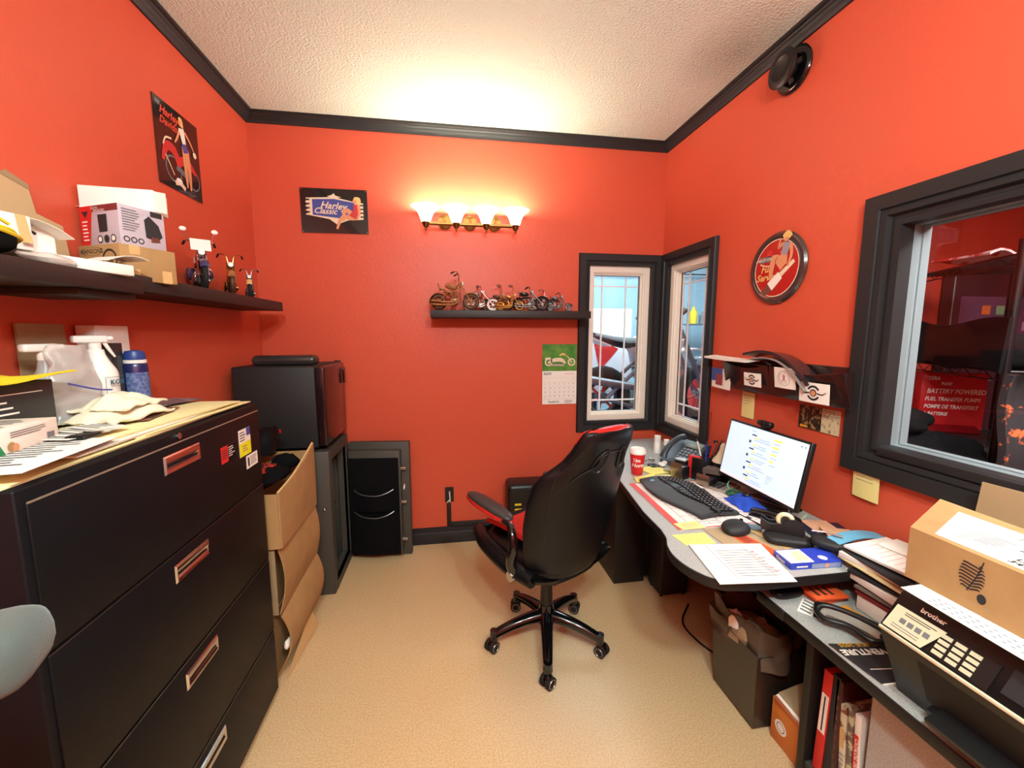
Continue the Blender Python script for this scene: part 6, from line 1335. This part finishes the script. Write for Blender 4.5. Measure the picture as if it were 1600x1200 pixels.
# ================================================================ GREY CHAIR AT LOWER LEFT
t = thing('bar_stool', 'grey padded stool back corner at the lower left beside the cabinet side', 'stool')
Q = Matrix.Translation((-.640, .445, 1.150)) @ Matrix.Rotation(.35, 4, 'Z')
m = MB(Q); m.box((-.21, -.05, -.038), (.19, .05, .038), GREYF, .030, seg=5); m.build('back_pad', t)
for sx in (-.15, .12): m = MB(Q); m.tube([(sx, -.02, -.03), (sx, -.03, -.40), (sx*.9, .0, -1.145)], .011, PLB, 10, sm=3); m.build('back_leg', t)
m = MB(Q); m.box((-.19, -.36, -.46), (.16, -.02, -.40), GREYF, .025, seg=4); m.build('seat', t)
for sx in (-.15, .12): m = MB(Q); m.tube([(sx, -.33, -.45), (sx, -.36, -1.145)], .011, PLB, 10); m.build('front_leg', t)
# ================================================================ SHOP BEYOND THE SMALL WINDOWS
WPLB = mat('white_gloss_plastic', (240, 242, 245), .3); ALU = mat('aluminium', (130, 136, 142), .4, metal=.5)
bike('dirt_bike', 'white and red dirt bike raised on a stand beyond the back window', 'motorcycle', 2.28, 4.35, .46, .12, 2.05, (WPLB, ALU, RUB, PLBM, STEEL), None, style='dirt', rake=.08, ape=.06, spoke_m=ORG)
t = thing('lift_table', 'blue and grey lift table carrying the dirt bike in the workshop', 'lift table')
m = MB(); m.box((1.2, 4.05, .38), (3.1, 4.65, .455), mat('lift_blue', (40, 60, 190), .4), .01); m.build('platform', t)
m = MB(); m.box((1.4, 4.10, 0), (2.9, 4.60, .06), PLBM, .01); m.build('floor_frame', t)
for s in (0, 1): m = MB(); m.cyl((1.5 if s else 2.8, 4.15+.4*s, .06), (2.8 if s else 1.5, 4.15+.4*s, .38), .03, STEEL, seg=12); m.build('scissor_arm', t)
bike('motorcycle', 'second motorcycle with dark frame parked farther back in the workshop', 'motorcycle', .6, 6.1, 0, 2.6, 2.1, (WPLB, ALU, RUB, PLBM, STEEL), None, style='dirt', rake=.08, ape=.06)
t = thing('enclosed_trailer', 'white panel with red triangle stripe standing behind the dirt bike', 'trailer')
m = MB(); m.box((1.9, 5.35, .7), (2.50, 5.6, 1.84), WPLB, .02); m.build('panel', t)
m = MB(); m.poly([(0, .0), (.26, .30), (.0, .42), (-.1, .42)], REDP, .002, .006, frame((2.05, 5.35, 1.0), (1, 0, 0), (0, 0, 1))); m.build('red_stripe', t)
for x_ in (2.0, 2.5): m = MB(); m.box((x_, 5.42, 0), (x_+.05, 5.5, .7), PLBM); m.build('leg', t)
m = MB(); m.tube([(1.2, 6.9, 2.55), (6.5, 6.9, 2.55)], .012, PLBM, 6); m.tube([(6.9, 6.8, 2.55), (6.9, 3.0, 2.55)], .012, PLBM, 6); solo('conduit_pipe', m, 'dark conduit line running high across the pale workshop wall', 'pipe')
m = MB(); m.poly([(.05*math.cos(2*PI*i/10)*(1+.3*(i % 2)), .05*math.sin(2*PI*i/10)*(1+.3*(i % 2))) for i in range(10)], REDP, 0, .004, frame((2.72, 6.99, 3.08), (1, 0, 0), (0, 0, 1))); solo('wall_decal', m, 'small red star shaped decal high on the workshop wall', 'decal')
t = thing('tool_cabinet', 'tall red tool chest in the workshop seen through the right small window', 'cabinet')
m = MB(); m.box((3.2, 4.95, .0), (3.85, 5.45, 1.03), mat('tool_red', (214, 44, 40), .35), .015); m.build('body', t)
for k in range(4): m = MB(); m.box((3.23, 4.935, .15+k*.21), (3.82, 4.955, .33+k*.21), MATS['tool_red'], .006); d = m.build('drawer', t); m = MB(); m.box((3.3, 4.925, .30+k*.21), (3.75, 4.935, .315+k*.21), STEEL); m.build('handle', d)
m = MB(); m.box((3.12, 4.92, 1.031), (3.9, 5.5, 1.07), PLBM, .005); m.build('black_top', t)
t = thing('bench_vise', 'grey bench vise on top of the red tool chest', 'vise'); m = MB(); m.box((3.3, 5.0, 1.071), (3.45, 5.15, 1.2), ALU, .02); m.cyl((3.2, 5.08, 1.16), (3.5, 5.08, 1.16), .02, STEEL, seg=12); m.build('body', t)
t = thing('wire_shelf_unit', 'pale wire shelf unit against the far workshop wall', 'shelf')
for zz in (1.25, 1.65): m = MB(); m.box((3.9, 6.3, zz), (5.0, 6.7, zz+.02), ALU); m.build('shelf', t)
for x_ in (3.92, 4.96): m = MB(); m.box((x_, 6.32, 0), (x_+.03, 6.35, 2.0), ALU); m.build('post', t)
for k, (mm, hh) in enumerate([(YF, .28), (ALU, .2), (PLBM, .22), (REDP, .16), (BLUEP, .18)]):
    m = MB(); m.lathe([(.001, 0), (.06, 0), (.06, hh*.7), (.025, hh*.85), (.025, hh), (.001, hh)], mm, c=(4.1+k*.17, 6.45, 1.671 if k < 3 else 1.271), seg=16); solo('oil_bottle', m, ['yellow bottle standing on the upper wire shelf in the workshop', 'grey bottle next to the yellow one on the upper workshop shelf', 'dark bottle right of the grey one on the upper workshop shelf', 'red can on the lower workshop wire shelf', 'blue can on the lower workshop wire shelf'][k], 'bottle', 'bottles on the workshop shelf')
QM = Matrix.Translation((.35, 1.03, 0)) @ Matrix.Translation((2.05, 2.45, 0)) @ Matrix.Scale(.62, 4) @ Matrix.Translation((-3.05, -4.35, 0))
t = thing('parked_quad', 'black seated quad bike low in the right small window', 'vehicle')
m = MB(QM); m.ell((3.05, 4.35, .78), (.35, .45, .10), PLBM, 20, 10, ex=.8); m.build('seat', t)
m = MB(QM); m.ell((3.0, 4.35, .5), (.3, .6, .2), PLG, 18, 10, ex=.7); m.tube([(2.75, 4.0, .86), (3.05, 3.85, .95), (3.35, 4.0, .86)], .02, ALU, 8, sm=4); m.build('body', t)
for x_ in (2.7, 3.35):
    for y_ in (3.95, 4.8): m = MB(QM); m.torus((x_, y_, .28), (1, 0, 0), .18, .10, RUB, 24, 10); m.cyl((x_-.05, y_, .28), (x_+.05, y_, .28), .12, ALU, seg=16); m.build('wheel', t)
# ================================================================ STORE ROOM BEHIND THE LARGE WINDOW
RA = math.radians(28); rd = Vector((math.sin(RA), math.cos(RA), 0)); rn = Vector((math.cos(RA), -math.sin(RA), 0))
RO = Vector((2.055, 1.225, 0)); RF = Matrix((rd, rn, Vector((0, 0, 1)))).transposed().to_4x4(); RF.translation = RO  # local x along rack (away), y to the right/back
BW_ = mat('black_wire', (24, 20, 22), .35, metal=.3)
t = thing('wire_rack', 'black wire storage rack behind the large window', 'rack')
for x_ in (0, .66):
    for y_ in (0, .38): m = MB(RF); m.cyl((x_, y_, 0), (x_, y_, 1.84), .013, BW_, seg=12); m.build('post', t)
for zz in (.45, 1.02, 1.36, 1.79):
    m = MB(RF)
    for y_ in (0, .38):
        m.tube([(0, y_, zz), (.66, y_, zz)], .004, BW_, 6); m.tube([(0, y_, zz-.035), (.66, y_, zz-.035)], .003, BW_, 6)
        m.tube([(k*.66/12, y_, zz-.035*(k % 2)) for k in range(13)], .002, BW_, 5)
    for x_ in (0, .66): m.tube([(x_, 0, zz), (x_, .38, zz)], .004, BW_, 6)
    for k in range(1, 26): m.tube([(k*.66/26, 0, zz+.003), (k*.66/26, .38, zz+.003)], .0016, BW_, 4)
    m.build('wire_shelf', t)
m = MB(RF); m.grid(lambda u, v: (-.02+.70*u, -.022-.012*math.sin(u*9)*v-.01*v+.0, 1.545-.19*v+.018*math.sin(u*7+1)*(1-v)+.012*math.sin(u*11)*v+.02*u), 30, 10, BLKF, .012); m.box((0.01, .0, 1.366), (.65, .36, 1.50), BLKF, .03); solo('folded_garments', m, 'black garments spread along the middle shelf of the wire rack', 'clothing')
t = thing('pump_box', 'red carton reading battery powered fuel transfer pumps on the rack', 'box')
Q = Matrix.Translation((2.255, 1.56, 1.031)) ; FQ = frame((2.362, 1.715, 1.032), (.857, -.515, 0), (0, 0, 1)) @ Matrix.Scale(.74, 4)
FQ = FQ @ Matrix.Diagonal((1, 1.28, 1, 1))
m = MB(FQ); m.box((0, 0, -.12), (.33, .295, 0), mat('pump_red', (200, 24, 30), .4), .002); m.build('carton', t)
m = MB(); m.text('TERA', FQ, .03, .255, .026, WHT2, .001, bold=.04, shear=.1); m.text('PUMP', FQ, .10, .228, .022, WHT2, .001, bold=.04, shear=.1); m.text('BATTERY POWERED', FQ, .030, .185, .033, WHT2, .001, shear=.2, bold=.03, sx=.98); m.text('FUEL TRANSFER PUMPS', FQ, .024, .145, .0275, WHT2, .001, shear=.2, bold=.03, sx=.98); m.text('POMPE DE TRANSFERT', FQ, .022, .105, .0275, WHT2, .001, shear=.2, bold=.03, sx=.98); m.text('A BATTERIE', FQ, .022, .068, .024, WHT2, .001, shear=.2, bold=.03); m.build('lettering', t)
m = MB(FQ); m.grid(lambda u, v: (.02+.28*u, .02-.05*v+.0*u, .002+.10*v), 3, 3, mat('pump_dark_red', (140, 16, 24), .4), .002); m.build('open_flap', t)
HG = 'folded black hoodies behind the large window'
for c_, r_, sd_, lb in (((1.93, 1.40, .97), (.19, .20, .13), 6, 'largest folded black hoodie in the pile low behind the large window'), ((1.86, 1.46, 1.145), (.12, .12, .05), 2, 'smaller black hoodie lying on top of the pile at the window corner'), ((2.02, 1.24, .91), (.13, .10, .07), 9, 'black hoodie with white print at the front of the pile')):
    t = thing('folded_hoodie', lb, 'clothing', HG); m = MB(); m.ell(c_, r_, BLKF, 34, 18, .25, 3, sd_, .8); m.build('fabric', t)
    if 'print' in lb:
        Fh = frame((1.93, 1.135, .955), (1, -.05, .02), (-.05, .5, .85)); m = MB(); m.text('C-BELLE', Fh, 0, .0, .032, WHT2, .004, bold=.04, shear=.2); m.build('white_print', t)
m = MB(); m.poly([(1.71, 1.02), (1.93, 1.02), (2.31, 1.66), (1.71, 1.66)], BLKL, 0, .84); solo('display_table', m, 'dark display table carrying the hoodies in the store room', 'table')
t = thing('display_case', 'dark cabinet with small coloured icons behind the wire rack', 'cabinet')
m = MB(); m.box((2.80, 1.93, 0), (3.50, 1.995, 1.86), mat('dark_purple_laminate', (44, 26, 34), .4), .01); m.build('body', t)
m = MB(); F = frame((2.80, 1.929, 1.35), (1, 0, 0), (0, 0, 1)); m.rect(F, .05, .05, .60, .36, mat('purple_panel', (84, 58, 84), .4), .001)
for k in range(4):
    for r in range(3): m.rect(F, .20+k*.10, .08+r*.09, .26+k*.10, .13+r*.09, [mat('icon_green', (110, 150, 110), .5), mat('icon_grey', (150, 130, 150), .5), mat('icon_orange', (190, 100, 50), .5)][(k+r) % 3], .003)
m.rect(F, .05, -.03, .58, -.022, WHT2, .002); m.rect(F, .05, -.12, .4, -.112, INK, .002); m.build('icon_panel', t)
t = thing('hanging_shirt', 'black shirt with orange flame pattern hanging beside the rack', 'clothing')
SH = mat('flower_print', (24, 20, 24), .8, var=(22, (196, 88, 40), .56, .62)); m = MB(); m.grid(lambda u, v: (1.90+.24*u, 1.11-.12*u+.02*math.sin(u*9)+.01*math.sin(v*8), 1.36-.50*v), 24, 16, SH, .02); m.build('fabric', t)
m = MB(); 
for k in range(5): m.ell((2.01, 1.025, 1.26-k*.09), (.014, .016, .014), YF, 10, 6)
m.build('trim_beads', t)
t = thing('store_sign', 'grey banner with white lettering at the far right of the large window', 'sign')
m = MB(); F = frame((1.925, 1.09, 1.37), (.9, -.45, 0), (0, 0, 1)); m.poly([(.0, 0), (.30, 0), (.30, .16), (0, .16)], mat('banner_grey', (70, 70, 76), .5), 0, .006, F); m.text('GEARS', F, .02, .05, .06, WHT2, .008, shear=.2, bold=.04); m.build('banner', t)
m = MB(); m.grid(lambda u, v: (2.28+.30*u, 1.46+.22*v, 1.815+.02*math.sin(u*7)*math.cos(v*5)+.02), 12, 8, mat('white_red_cloth', (214, 190, 190), .8, var=(12, (190, 40, 40), .5, .55)), .01); solo('folded_garments', m, 'white and red clothes on top of the wire rack', 'clothing')
finalize()
